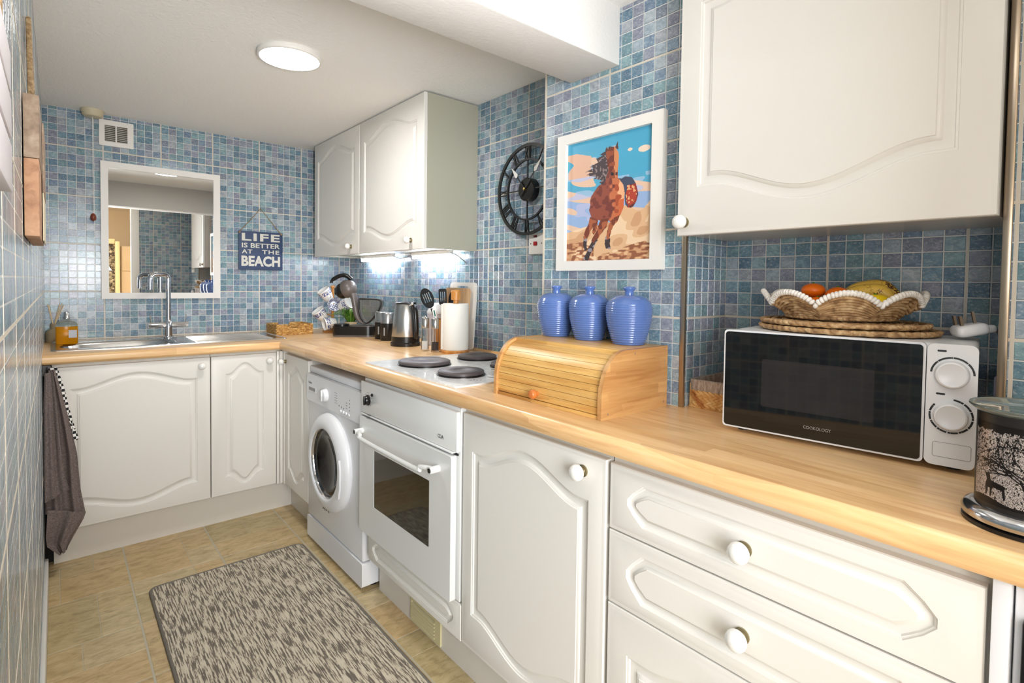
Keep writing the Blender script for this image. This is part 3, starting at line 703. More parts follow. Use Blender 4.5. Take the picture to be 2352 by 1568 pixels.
b = BM(); prism(b, rrect(0.032, 0.671, 0.104, 0.685, 0.003), 0.0087, 0.0091, Mw); obj('pull_recess', b, mat('recess_grey', (150, 148, 144), 0.5), hh)
b = BM(); lathe(b, [(0.027, 0), (0.026, 0.010), (0.024, 0.016), (0.021, 0.018)], Mw @ Matrix.Translation((0.222, 0.677, 0.0071)), 26); box(b, (0.217, 0.655, 0.020), (0.227, 0.699, 0.030), Mw, 0.002); obj('program_dial', b, m_appl2, c)
b = BM()
for i in range(5):
    for j, x in ((0, 0.312), (1, 0.329)): box(b, (x, 0.662 + i * 0.010, 0.0071), (x + 0.007, 0.664 + i * 0.010, 0.0074), Mw)
    box(b, (0.452, 0.642 + i * 0.013, 0.0071), (0.457, 0.646 + i * 0.013, 0.0074), Mw)
for i in range(3): box(b, (0.352 + i * 0.022, 0.656 - i * 0.002, 0.0071), (0.358 + i * 0.022, 0.661 - i * 0.002, 0.0074), Mw); box(b, (0.420, 0.660 + i * 0.010, 0.0071), (0.432, 0.662 + i * 0.010, 0.0074), Mw)
obj('printed_marks', b, mat('grey_print', (96, 96, 98), 0.5), c, smooth=0)
for i in range(4):
    b = BM(); lathe(b, [(0.006, 0), (0.0055, 0.004), (0.003, 0.005)], Mw @ Matrix.Translation((0.375 + i * 0.025, 0.640, 0.0071)), 14); obj('button', b, m_appl2, c)
textmesh('logo', 'beko', m_blackm, c, Mw @ Matrix.Translation((0.026, 0.699, 0.0072)), 0.036, 0.011, 0.0003)
textmesh('capacity_mark', 'A++', m_blackm, c, Mw @ Matrix.Translation((0.170, 0.186, 0.0002)), 0.075, 0.016, 0.0004)

# ------------------------------------------------------------------ hob
hx0, hx1, hy0, hy1 = 0.853, 1.375, 1.236, 1.815
c = thing('electric_hob', 'white marbled electric hob with four solid plates and one white knob in view', 'hob', (1.13, 1.52, ZT))
b = BM(); prism(b, rrect(hx0, hy0, hx1, hy1, 0.006, 3), ZT, ZT + 0.005); bmesh.ops.bevel(b, geom=[e for e in b.edges if all(v.co.z > ZT + 0.004 for v in e.verts) and len(e.link_faces) == 2 and abs(e.link_faces[0].normal.z - e.link_faces[1].normal.z) > 0.5], offset=0.002, segments=2, affect='EDGES')
obj('hob_top', b, m_hob, c)
for (x, y, r, lb) in ((1.003, 1.648, 0.092, 0), (0.985, 1.395, 0.074, 0), (1.245, 1.655, 0.075, 0), (1.235, 1.415, 0.088, 0)):
    b = BM(); lathe(b, [(r + 0.004, 0.0), (r + 0.004, 0.003), (r - 0.001, 0.0045), (r - 0.002, 0.010)], FT(x, y, ZT + 0.005), 48, cap=False); q = obj('hotplate_rim', b, m_hotrim, c)
    b = BM(); lathe(b, [(r, 0.005), (r + 0.0005, 0.0125), (r - 0.004, 0.0155), (r * 0.36, 0.0155), (r * 0.33, 0.0142), (0, 0.0140)], FT(x, y, ZT + 0.005), 48); obj('hotplate', b, m_hot, c)
for i, x in enumerate((1.045, 1.10, 1.155, 1.21)):
    b = BM(); lathe(b, [(0.020, 0), (0.021, 0.002), (0.0155, 0.006), (0.0135, 0.020), (0.011, 0.022)], FT(x, 1.302, ZT + 0.0052), 24); box(b, (x - 0.013, 1.299, ZT + 0.022), (x + 0.013, 1.305, ZT + 0.031), None, 0.001); obj('control_knob', b, m_appl, c)
b = BM()
for (x, y) in ((0.948, 1.300), (0.958, 1.288), (0.964, 1.296), (0.965, 1.282), (0.975, 1.276), (0.945, 1.288)): box(b, (x - 0.003, y - 0.0012, ZT + 0.005), (x + 0.003, y + 0.0012, ZT + 0.0053))
obj('printed_marks', b, m_blackm, c, smooth=0)

# ------------------------------------------------------------------ sink and tap
c = thing('sink', 'stainless steel inset sink with round-cornered bowl and ribbed drainer', 'sink', (0.44, 2.98, ZT))
b = BM(); prism(b, rrect(-0.02, 2.800, 0.895, 3.195, 0.02, 4), ZT, ZT + 0.0035, None, holes=[bowl[::-1]]); 
rings = []
for s, z in ((0.0, 0.0035), (0.004, 0.0005), (0.008, -0.008), (0.014, -0.07), (0.03, -0.125), (0.06, -0.135), (0.11, -0.137)):
    rings.append([(p[0], p[1], ZT + z) for p in offs(bowl, s)])
R_ = [addv(b, r) for r in rings]
for a_, b_ in zip(R_, R_[1:]):
    for i in range(48): addf(b, [a_[i], a_[(i + 1) % 48], b_[(i + 1) % 48], b_[i]])
addf(b, R_[-1])
obj('sink_deck', b, m_sink, c, smooth=50)
b = BM(); lathe(b, [(0.036, 0.0), (0.036, 0.003), (0.028, 0.004), (0.02, 0.001), (0, 0.0005)], FT(0.218, 2.985, ZT - 0.1365), 28); obj('waste', b, m_chrome, c)
for i in range(9):
    y = 2.862 + i * 0.034
    b = BM(); tube(b, [(0.50, y, ZT + 0.0032), (0.52, y, ZT + 0.0042), (0.82, y, ZT + 0.0042), (0.84, y, ZT + 0.0032)], 0.0032, 8); obj('drainer_rib', b, m_sink, c)
b = BM(); outer = rrect(-0.018, 2.802, 0.893, 3.193, 0.02, 4); tube(b, [(p[0], p[1], ZT + 0.0035) for p in outer], 0.0026, 6, closed=True); obj('rolled_rim', b, m_sink, c)
c = thing('mixer_tap', 'tall square-necked chrome mixer tap in front of the mirror', 'tap', (0.425, 3.14, ZT + 0.0035))
T = ZT + 0.0036
b = BM(); lathe(b, [(0.024, 0), (0.024, 0.006), (0.019, 0.010), (0.017, 0.05), (0.017, 0.085), (0.012, 0.092)], FT(0.425, 3.14, T), 26); obj('base', b, m_chrome, c)
b = BM(); tube(b, [(0.352, 3.136, T + 0.066), (0.498, 3.144, T + 0.066)], 0.0125, 18); obj('valve_bar', b, m_chrome, c)
for sx_, yy in ((0.352, 3.136), (0.498, 3.144)):
    b = BM(); tube(b, [(sx_, yy, T + 0.066), (sx_ + (-0.012 if sx_ < 0.4 else 0.012), yy, T + 0.066)], 0.0145, 18); k_ = obj('handle_hub', b, m_chrome, c)
    b = BM(); tube(b, [(sx_, yy, T + 0.078), (sx_ + (-0.004 if sx_ < 0.4 else 0.004), yy - 0.002, T + 0.118)], 0.0025, 8); obj('lever', b, m_chrome, k_)
b = BM(); tube(b, smoothpath([(0.425, 3.14, T + 0.085), (0.425, 3.14, T + 0.288), (0.424, 3.139, T + 0.303), (0.413, 3.131, T + 0.314), (0.398, 3.118, T + 0.317), (0.366, 3.092, T + 0.317), (0.351, 3.080, T + 0.312), (0.343, 3.073, T + 0.298), (0.342, 3.072, T + 0.243)], 4), 0.0115, 16); obj('spout', b, m_chrome, c)

# ------------------------------------------------------------------ mirror, sign, pull cord, vents
MM = Matrix.Translation((0.425, D - 0.006, 1.38)) @ Matrix.Rotation(0.004, 4, 'Z') @ FB(0, 0, 0)
c = thing('wall_mirror', 'rectangular mirror in a flat white frame above the sink', 'mirror', (0.425, D - 0.01, 1.05))
hw, hh_ = 0.259, 0.3355
b = BM(); prism(b, [(-hw, -hh_), (hw, -hh_), (hw, hh_), (-hw, hh_)], 0.0, 0.020, MM, holes=[[(-hw + 0.03, -hh_ + 0.03), (-hw + 0.03, hh_ - 0.03), (hw - 0.03, hh_ - 0.03), (hw - 0.03, -hh_ + 0.03)]]); obj('frame', b, m_white, c, smooth=20)
b = BM(); box(b, (-hw + 0.03, -hh_ + 0.03, 0.004), (hw - 0.03, hh_ - 0.03, 0.010), MM); obj('mirror_glass', b, m_mirror, c, smooth=0)
c = thing('beach_sign', 'blue wooden sign with white lettering hung from twine right of the mirror', 'sign', (0.897, D - 0.01, 1.205))
MS = FB(0.779, D - 0.012, 1.205)
b = BM(); box(b, (0, 0, 0), (0.236, 0.2185, 0.009), MS, 0.001); obj('board', b, mat('navy_board', (54, 72, 106), 0.6), c)
ms_ = mat('sign_letter', (214, 212, 202), 0.6)
for s, x, y, wd, ht, bd in (('LIFE', 0.015, 0.164, 0.205, 0.043, 0.03), ('IS BETTER', 0.015, 0.125, 0.205, 0.027, 0.02), ('AT', 0.015, 0.092, 0.055, 0.023, 0.02), ('THE', 0.122, 0.092, 0.095, 0.023, 0.02), ('BEACH', 0.013, 0.020, 0.208, 0.060, 0.04)):
    textmesh('lettering', s, ms_, c, MS @ Matrix.Translation((x, y, 0.0092)), wd, ht, 0.0012, bd, 1.15 if s in ('LIFE', 'THE', 'AT') else 1.0)
b = BM(); tube(b, [(0.003, 0.213, 0.010), (0.117, 0.352, 0.003), (0.226, 0.213, 0.010)], 0.0022, 8, M=MS)
for x in (0.003, 0.228): ellipsoid(b, (x, 0.210, 0.0135), (0.006, 0.006, 0.004), MS, 10)
obj('hanging_twine', b, m_twine, c)
b = BM(); lathe(b, [(0.002, 0), (0.002, 0.010), (0.004, 0.011)], MS @ Matrix.Translation((0.117, 0.350, -0.0098)), 8); obj('nail', b, m_blackm, c)
# wall vent
c = thing('wall_vent', 'square white louvred vent high on the back wall under the ceiling', 'vent', (0.231, D - 0.005, 1.79))
Mv = FB(0.163, D - 0.0018, 1.792)
b = BM(); prism(b, rrect(0, 0, 0.137, 0.124, 0.004, 3), 0, 0.014, Mv, holes=[[(0.022, 0.021), (0.022, 0.100), (0.112, 0.100), (0.112, 0.021)]]); box(b, (0.064, 0.021, 0.004), (0.070, 0.100, 0.013), Mv); obj('frame', b, m_white, c, smooth=20)
b = BM(); box(b, (0.022, 0.021, 0.0005), (0.112, 0.100, 0.002), Mv); obj('backing', b, mat('vent_shadow', (96, 92, 80), 0.8), c, smooth=0)
for sx0, sx1 in ((0.0225, 0.0638), (0.0702, 0.1117)):
    for i in range(9):
        b = BM(); y = 0.0225 + i * 0.0088; vv = addv(b, [(sx0, y + 0.003, 0.002), (sx1, y + 0.003, 0.002), (sx1, y, 0.010), (sx0, y, 0.010), (sx0, y + 0.0045, 0.002), (sx1, y + 0.0045, 0.002), (sx1, y + 0.0015, 0.010), (sx0, y + 0.0015, 0.010)], Mv)
        for q in ((0, 1, 2, 3), (7, 6, 5, 4), (0, 4, 5, 1), (3, 2, 6, 7), (1, 5, 6, 2), (0, 3, 7, 4)): addf(b, [vv[k] for k in q])
        obj('slat', b, m_white, c, smooth=0)
# light pull
c = thing('light_pull', 'cream ceiling pull switch with thin cord and wooden bead left of the mirror', 'light pull', (0.137, 3.235, 1.41))
b = BM(); lathe(b, [(0.0445, 0), (0.0445, -0.006), (0.040, -0.026), (0.034, -0.032), (0, -0.033)][::-1], FT(0.137, 3.235, ZC - 0.0005), 30); obj('switch_body', b, mat('aged_ivory', (206, 196, 166), 0.5), c)
b = BM(); tube(b, [(0.137, 3.235, ZC - 0.033), (0.1365, 3.235, 1.452)], 0.0012, 6); obj('cord', b, m_white, c)
b = BM(); lathe(b, [(0.003, 0), (0.010, 0.006), (0.012, 0.016), (0.010, 0.028), (0.004, 0.036)], FT(0.1365, 3.235, 1.418), 16); obj('bead', b, mat('red_brown_wood', (120, 52, 28), 0.4), c)
# ceiling light
c = thing('ceiling_light', 'round flat white LED ceiling light', 'ceiling light', (0.632, 1.957, ZC - 0.03))
b = BM(); lathe(b, [(0.103, 0.002), (0.106, -0.003), (0.106, -0.014), (0.103, -0.018), (0.0985, -0.0185), (0.0985, -0.016)][::-1], FT(0.632, 1.957, ZC - 0.0005), 64, cap=False); obj('rim', b, m_white, c, smooth=60)
b = BM(); lathe(b, [(0.0984, 0.0), (0.08, -0.0015), (0.0, -0.002)][::-1], FT(0.632, 1.957, ZC - 0.0165), 64, cap=False); obj('diffuser', b, m_lamp, c, smooth=80)

# ------------------------------------------------------------------ far wall cabinet with lights beneath
UX = 1.1619
c = thing('wall_cabinet', 'white two-door wall cabinet below the ceiling left of the clock', 'cabinet', (1.3, 2.55, 1.288))
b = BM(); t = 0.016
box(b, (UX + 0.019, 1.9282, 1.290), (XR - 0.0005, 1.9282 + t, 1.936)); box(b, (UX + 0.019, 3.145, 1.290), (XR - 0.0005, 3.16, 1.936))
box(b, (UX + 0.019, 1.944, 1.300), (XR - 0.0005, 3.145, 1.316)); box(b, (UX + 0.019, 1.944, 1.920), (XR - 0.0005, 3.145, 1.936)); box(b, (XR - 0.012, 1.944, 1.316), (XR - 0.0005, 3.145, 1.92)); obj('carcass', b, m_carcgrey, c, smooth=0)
door(c, FR(UX, 2.548, 1.287), 0.617, 0.650, arch(0.617, 0.650, 0.055, 0.050, 0.052, 0.052, 0.85), (0.520, 0.040), r=0.015)
door(c, FR(UX, 3.160, 1.287), 0.609, 0.650, arch(0.609, 0.650, 0.055, 0.050, 0.052, 0.052, 0.85), (0.520, 0.040), r=0.015)
for y0, y1, lb in ((2.62, 3.00, 'left of two glowing LED strips under the far wall cabinet'), (2.06, 2.40, 'right of two glowing LED strips under the far wall cabinet')):
    c = thing('cabinet_strip_light', lb, 'strip light', (1.39, (y0 + y1) / 2, 1.262), 'strip lights under the wall cabinet')
    b = BM(); box(b, (1.375, y0, 1.281), (1.405, y1, 1.2995), None, 0.002); obj('housing', b, m_white, c)
    b = BM(); box(b, (1.378, y0 + 0.005, 1.2635), (1.402, y1 - 0.005, 1.2809), None, 0.006, 3); obj('diffuser', b, m_led, c)
b = BM(); tube(b, smoothpath([(1.39, 2.062, 1.285), (1.40, 2.03, 1.275), (1.41, 2.00, 1.255), (1.43, 1.985, 1.235)], 5), 0.0022, 6)
tube(b, smoothpath([(1.39, 2.40, 1.288), (1.385, 2.46, 1.276), (1.385, 2.54, 1.272), (1.39, 2.62, 1.288)], 5), 0.0022, 6)
tag(obj('lamp_cable', b, mat('grey_cable', (120, 118, 116), 0.5)), 'thin grey cable linking the LED strips under the cabinet', 'cable')

# ------------------------------------------------------------------ near wall cabinet in the niche
c = thing('wall_cabinet', 'large white single-door wall cabinet above the microwave', 'cabinet', (1.2, 0.42, 1.265))
b = BM(); NX = 1.10
box(b, (NX + 0.019, NN + 0.009, 1.272), (NB - 0.003, NN + 0.025, ZN - 0.003)); box(b, (NX + 0.019, 0.678, 1.272), (NB - 0.003, 0.694, ZN - 0.003)); box(b, (NX + 0.019, NN + 0.009, 1.267), (NB - 0.003, 0.705, 1.2719))
box(b, (NX + 0.019, NN + 0.025, ZN - 0.02), (NB - 0.003, 0.678, ZN - 0.003)); box(b, (NB - 0.016, NN + 0.025, 1.272), (NB - 0.003, 0.678, ZN - 0.02)); obj('carcass', b, mat('cabinet_underside', (206, 196, 184), 0.22), c, smooth=0)
MN = FR(NX, 0.696, 1.262)
out = arch(0.558, 0.628, 0.050, 0.056, 0.052, 0.052, 0.82)
door(c, MN, 0.558, 0.628, out, (0.020, 0.030), r=0.0165)

# ------------------------------------------------------------------ clock
c = thing('wall_clock', 'black open-frame wall clock with roman numerals', 'clock', (1.42, 1.572, 1.34))
CX, CY, CR = 1.568, 1.519, 0.181
MC = FR(XR - 0.020, CX, CY)
def ring(b, r, wd, h0, h1, n=64):
    lathe(b, [(r - wd, h0), (r, h0), (r, h1), (r - wd, h1), (r - wd, h0)], MC, n, cap=False)
b = BM(); ring(b, CR, 0.012, 0, 0.008); obj('outer_ring', b, m_blackm, c, smooth=50)
b = BM(); ring(b, 0.122, 0.007, 0, 0.008); obj('inner_ring', b, m_blackm, c, smooth=50)
b = BM(); lathe(b, [(0.046, -0.0185), (0.046, 0.010), (0.042, 0.014), (0, 0.015)], MC, 32); obj('movement_housing', b, m_black, c)
for a in range(4):
    b = BM(); box(b, (-0.002, 0.040, 0.001), (0.002, 0.118, 0.006), MC @ Matrix.Rotation(a * PI / 2, 4, 'Z')); obj('spoke', b, m_blackm, c, smooth=0)
ROM = ['XII', 'I', 'II', 'III', 'IIII', 'V', 'VI', 'VII', 'VIII', 'IX', 'X', 'XI']
for i, s in enumerate(ROM):
    b = BM(); Mi = MC @ Matrix.Rotation(-i * PI / 6, 4, 'Z'); ws = {'I': 0.0085, 'V': 0.020, 'X': 0.020}; tot = sum(ws[q] for q in s); x = -tot / 2
    for q in s:
        w_ = ws[q]; y0, y1 = 0.121, 0.171; th = 0.0022
        def bar(xa, xb, th=th):
            vv = addv(b, [(xa - th, y0, 0.001), (xa + th, y0, 0.001), (xb + th, y1, 0.001), (xb - th, y1, 0.001), (xa - th, y0, 0.006), (xa + th, y0, 0.006), (xb + th, y1, 0.006), (xb - th, y1, 0.006)], Mi)
            for f in ((3, 2, 1, 0), (4, 5, 6, 7), (0, 1, 5, 4), (1, 2, 6, 5), (2, 3, 7, 6), (3, 0, 4, 7)): addf(b, [vv[k] for k in f])
        if q == 'I': bar(x + w_ / 2, x + w_ / 2)
        elif q == 'V': bar(x + w_ / 2, x + 0.003, 0.003); bar(x + w_ / 2, x + w_ - 0.003, 0.0014)
        else: bar(x + 0.003, x + w_ - 0.003, 0.003); bar(x + w_ - 0.003, x + 0.003, 0.0014)
        x += w_
    obj('numeral', b, m_blackm, c, smooth=0)
def hand(ang, L, tail, wd, nm):
    b = BM(); Mi = MC @ Matrix.Rotation(-ang, 4, 'Z')
    prism(b, [(-wd * 0.3, -tail), (wd * 0.3, -tail), (wd * 0.3, L * 0.55), (wd, L * 0.62), (0, L), (-wd, L * 0.62), (-wd * 0.3, L * 0.55)], 0.019, 0.0205, Mi)
    h = obj(nm, b, m_blackm, c, smooth=0)
    b = BM(); prism(b, [(wd * 0.3, L * 0.56), (wd, L * 0.62), (0, L), (-wd, L * 0.62), (-wd * 0.3, L * 0.56)], 0.0206, 0.0212, Mi); obj('white_tip', b, m_white, h, smooth=0)
hand(math.radians(-40), 0.120, 0.0, 0.010, 'hour_hand'); hand(math.radians(42), 0.150, 0.035, 0.009, 'minute_hand')
b = BM(); lathe(b, [(0.005, 0.0145), (0.005, 0.024), (0, 0.025)], MC, 12); obj('spindle', b, mat('brass', (200, 170, 100), 0.3, 1.0), c)

# switch
c = thing('cooker_switch', 'white cooker isolator switch with red rocker under the clock', 'switch', (XR, 1.535, 1.263))
Ms = FR(XR - 0.0016, 1.570, 1.263)
b = BM(); box(b, (0, 0, 0), (0.090, 0.083, 0.009), Ms, 0.002); obj('plate', b, m_white, c)
b = BM(); box(b, (0.029, 0.034, 0.0091), (0.049, 0.050, 0.013), Ms, 0.002); obj('rocker', b, m_red, c)
b = BM(); box(b, (0.028, 0.066, 0.0091), (0.048, 0.074, 0.0105), Ms, 0.001); obj('neon', b, mat('dark_red', (110, 12, 18), 0.3), c)
for x in (0.012, 0.074):
    b = BM(); lathe(b, [(0.0022, 0), (0.0022, 0.001)], Ms @ Matrix.Translation((x, 0.042, 0.0091)), 10); obj('screw', b, m_blackm, c)

# ------------------------------------------------------------------ horse picture (flat print)
c = thing('framed_picture', 'white framed picture of a galloping brown horse', 'picture', (XP - 0.01, 0.953, 1.185))
Mp = FR(XP - 0.0018, 1.135, 1.1865); PW_, PH_ = 0.366, 0.3995
x0, x1, y0, y1 = 0.033, 0.333, 0.028, 0.371
b = BM(); prism(b, [(0, 0), (PW_, 0), (PW_, PH_), (0, PH_)], 0.0, 0.020, Mp, holes=[[(x0, y0), (x0, y1), (x1, y1), (x1, y0)]]); obj('frame', b, m_white, c, smooth=20)
def inpoly(x, y, poly):
    r = False; n_ = len(poly)
    for i in range(n_):
        xa, ya = poly[i]; xb, yb = poly[(i + 1) % n_]
        if (ya > y) != (yb > y) and x < (xb - xa) * (y - ya) / (yb - ya) + xa: r = not r
    return r
def vnoise(x, y, s=0):
    xi, yi = math.floor(x), math.floor(y); fx_, fy_ = x - xi, y - yi; fx_ = fx_ * fx_ * (3 - 2 * fx_); fy_ = fy_ * fy_ * (3 - 2 * fy_)
    def h(a, b_): q = math.sin(a * 127.1 + b_ * 311.7 + s * 74.7) * 43758.5453; return q - math.floor(q)
    return (h(xi, yi) * (1 - fx_) + h(xi + 1, yi) * fx_) * (1 - fy_) + (h(xi, yi + 1) * (1 - fx_) + h(xi + 1, yi + 1) * fx_) * fy_
# shapes in the picture's own unit square (origin top left), traced from the print
body = [(.31, .47), (.36, .41), (.44, .37), (.50, .35), (.56, .33), (.62, .35), (.68, .41), (.70, .48), (.69, .58), (.66, .64), (.60, .67), (.55, .70), (.50, .66), (.44, .68), (.38, .67), (.32, .66), (.285, .58)]
neck = [(.43, .42), (.46, .28), (.48, .16), (.56, .15), (.62, .22), (.615, .34), (.62, .42), (.52, .46)]
head = [(.475, .13), (.50, .11), (.58, .10), (.62, .15), (.625, .20), (.62, .27), (.61, .31), (.59, .345), (.55, .35), (.53, .33), (.51, .27), (.49, .20)]
ears = [[(.475, .14), (.48, .085), (.505, .12)], [(.585, .12), (.615, .065), (.62, .13)]]
mane = [(.47, .10), (.52, .09), (.56, .10), (.52, .13), (.50, .20), (.51, .28), (.48, .36), (.44, .385), (.40, .36), (.43, .345), (.33, .33), (.37, .32), (.24, .285), (.33, .275), (.22, .255), (.33, .24), (.28, .22), (.39, .20), (.36, .17), (.44, .15), (.40, .14), (.47, .12)]
tail = [(.58, .37), (.60, .345), (.66, .36), (.70, .35), (.78, .37), (.82, .42), (.845, .50), (.83, .56), (.79, .595), (.74, .60), (.71, .57), (.70, .50), (.68, .44), (.62, .40)]
tailR = [(.72, .42), (.80, .43), (.83, .49), (.815, .55), (.77, .58), (.73, .57), (.715, .50)]
legs = [[(.30, .63), (.38, .66), (.32, .74), (.27, .80), (.22, .82), (.225, .77), (.27, .70)], [(.215, .79), (.265, .79), (.26, .88), (.275, .905), (.235, .915), (.22, .87)],
        [(.44, .66), (.52, .66), (.50, .72), (.42, .80), (.35, .86), (.32, .84), (.38, .76)], [(.35, .82), (.40, .83), (.34, .91), (.30, .97), (.28, .995), (.22, .99), (.25, .95), (.29, .89)],
        [(.55, .68), (.65, .64), (.62, .70), (.555, .76), (.54, .83), (.51, .84), (.50, .78), (.52, .72)], [(.495, .81), (.55, .83), (.545, .88), (.55, .905), (.50, .91), (.485, .87)], [(.34, .67), (.40, .67), (.39, .74), (.35, .79), (.33, .77)]]
K = lambda c: lin(c)
def horse(u, v):
    nz = vnoise(u * 26, v * 34, 1); nz2 = vnoise(u * 60, v * 70, 2); jx = (vnoise(u * 22, v * 22, 3) - 0.5) * 0.012; uu, vv_ = u + jx, v + jx
    for i, l in enumerate(legs):
        if inpoly(uu, vv_, l):
            low = i in (1, 3, 5)
            if low: return K((66, 56, 58)) if nz > 0.35 else K((150, 140, 146))
            return K((120, 62, 46)) if nz > 0.5 else K((170, 96, 64))
    if inpoly(uu, vv_, head):
        if (uu - .555) ** 2 + (vv_ - .315) ** 2 * 1.5 < .0003: return K((44, 36, 44))
        if abs(uu - .60) < .012 and abs(vv_ - .315) < .012: return K((50, 40, 50))
        return K((212, 138, 92)) if uu > .58 + (nz - .5) * .03 else (K((150, 78, 52)) if nz > 0.42 else K((112, 54, 42)))
    for e in ears:
        if inpoly(uu, vv_, e): return K((84, 58, 56))
    if inpoly(uu, vv_, mane): return K((74, 62, 66)) if nz2 > 0.35 else K((142, 124, 122))
    if inpoly(uu, vv_, neck) or inpoly(uu, vv_, body):
        t = uu + (nz - .5) * .12
        if t > .64: return K((236, 176, 132)) if vv_ < .52 else K((206, 104, 62))
        if t > .56: return K((196, 112, 74)) if nz > .4 else K((170, 80, 50))
        return K((146, 78, 62)) if nz > .45 else K((118, 60, 52))
    if inpoly(uu, vv_, tailR): return K((176, 66, 48)) if nz2 > .35 else K((226, 170, 120))
    if inpoly(uu, vv_, tail): return K((70, 76, 96)) if uu < .74 or vv_ < .42 else (K((150, 60, 50)) if nz > .4 else K((96, 50, 52)))
    hz_ = 0.75 - 0.05 * math.sin(u * 3) + (vnoise(u * 8, v * 8, 5) - .5) * .04
    if u > .62: hz_ = 0.60 + (vnoise(u * 7, v * 7, 6) - .5) * .10
    if v > hz_:
        d_ = (v - hz_) / (1 - hz_); cl = vnoise(u * 9 + v * 5, v * 14, 7); st = vnoise(u * 24 + v * 10, v * 70, 8)
        line = .86 if u < .35 else .985 - (u - .35) * .24
        if v > line + (cl - .5) * .04 and st > .40: return K((146, 92, 66)) if st > .58 else K((192, 136, 98))
        if cl > .62: return K((236, 204, 168))
        return K((222, 180, 138)) if cl > .35 else K((206, 158, 118))
    cl = vnoise(u * 3.2 + v * 1.5, v * 15 - u * 3.5 + .5, 11); c3 = vnoise(u * 6, v * 26, 12)
    if v < .34 and u > .60: return K((236, 212, 190)) if (u - .90) ** 2 + ((v - .165) * 2.6) ** 2 < .004 or (u - .75) ** 2 + ((v - .15) * 2.2) ** 2 < .0007 else K((78, 166, 200))
    if v < .09: return K((78, 166, 200))
    if u < .3 and v < .30 and cl > .42: return K((222, 178, 152))
    if cl > .60: return K((226, 190, 164)) if c3 > .35 else K((190, 190, 214))
    if v < .46: return K((84, 166, 198)) if c3 > .42 else K((150, 186, 214))
    return K((150, 176, 214)) if c3 > .4 else K((176, 184, 216))
nu, nv = 260, 300
me = bpy.data.meshes.new('print'); vs_ = [Mp @ Vector((x0 + (x1 - x0) * i / nu, y0 + (y1 - y0) * j / nv, 0.0085)) - Vector(c.location) for j in range(nv + 1) for i in range(nu + 1)]
fs_ = [(j * (nu + 1) + i, j * (nu + 1) + i + 1, (j + 1) * (nu + 1) + i + 1, (j + 1) * (nu + 1) + i) for j in range(nv) for i in range(nu)]
me.from_pydata(vs_, [], fs_); me.materials.append(m_print)
cols = [horse((i + .5) / nu, 1 - (j + .5) / nv) for j in range(nv) for i in range(nu)]; it = iter(cols); paint(me, lambda p: next(it))
o = bpy.data.objects.new('print', me); C.objects.link(o); o.parent = c
b = BM(); box(b, (x0 - 0.002, y0 - 0.002, 0.0005), (x1 + 0.002, y1 + 0.002, 0.008), Mp); obj('backing_board', b, m_carc, c, smooth=0)
b = BM()
for (xa, ya, xb, yb) in ((0.352, 0.0, PW_, PH_),): pass
b.free()

# ------------------------------------------------------------------ bread box
c = thing('bread_box', 'bamboo roll-top bread box on the worktop beside the hob', 'bread box', (1.03, 0.935, ZT))
BX0, BX1, BY0, BY1, BH = 0.902, 1.154, 0.747, 1.123, 0.150
def side_prof(off=0.0, lift=0.0):
    p = [(BX1, 0.0 + lift)]
    if True: p.append((BX1, BH - off)); p.append((0.985, BH - off))
    n_ = 12
    for i in range(1, n_ + 1):
        t = PI / 2 * i / n_
        p.append((0.985 - (0.985 - BX0 - off) * math.sin(t) * 1.0, (BH - off) * (0.30 + 0.70 * math.cos(t)) if i < n_ else (BH - off) * 0.30))
    p.append((BX0 + off, lift)); return p
sp_ = side_prof()
for ya in (BY0, BY1 - 0.011):
    b = BM(); Mside = Matrix(((1, 0, 0, 0), (0, 0, 1, ya), (0, 1, 0, ZT), (0, 0, 0, 1)))
    prism(b, sp_[::-1], 0, 0.011, Mside); bmesh.ops.recalc_face_normals(b, faces=b.faces); obj('side_panel', b, m_bambooX, c, smooth=30)
b = BM(); box(b, (0.972, BY0 + 0.0112, ZT + BH - 0.012), (BX1, BY1 - 0.0112, ZT + BH - 0.0005), None, 0.001); obj('top_board', b, m_bambooY, c)
b = BM(); box(b, (BX0 + 0.004, BY0 + 0.0112, ZT), (BX1, BY1 - 0.0112, ZT + 0.008), None, 0.001); obj('base_board', b, m_bambooY, c)
b = BM(); box(b, (BX1 - 0.008, BY0 + 0.0112, ZT + 0.008), (BX1, BY1 - 0.0112, ZT + BH - 0.012)); obj('back_board', b, m_bambooY, c, smooth=0)
ip = side_prof(0.007)
arc = [Vector((q[0], q[1])) for q in ip[2:]]; arc[-1] = Vector((arc[-1].x, 0.009))
def along(pts, s):
    for a, b_ in zip(pts, pts[1:]):
        L = (b_ - a).length
        if s <= L: return a + (b_ - a) * (s / L)
        s -= L
    return pts[-1]
TL = sum((b_ - a).length for a, b_ in zip(arc, arc[1:])); NSL = 10
tm = BM()
for i in range(NSL):
    s0 = 0.008 + (TL - 0.008) * i / NSL; s1 = 0.008 + (TL - 0.008) * (i + 1) / NSL - 0.0009
    a = along(arc, s0); q = along(arc, s1); mid = along(arc, (s0 + s1) / 2); d_ = (q - a).normalized(); nrm = Vector((d_.y, -d_.x))
    if nrm.x > 0 and nrm.y < 0: nrm = -nrm
    if nrm.x > 0: nrm = -nrm
    b = BM(); pr = [a - nrm * 0.006, a + nrm * 0.0002, mid + nrm * 0.0004, q + nrm * 0.0002, q - nrm * 0.006]
    loft(b, [[(p.x, BY0 + 0.0115, ZT + p.y) for p in pr], [(p.x, BY1 - 0.0115, ZT + p.y) for p in pr]]); bmesh.ops.recalc_face_normals(b, faces=b.faces)
    obj('slat', b, m_bambooY, c, smooth=25)
tm.free()
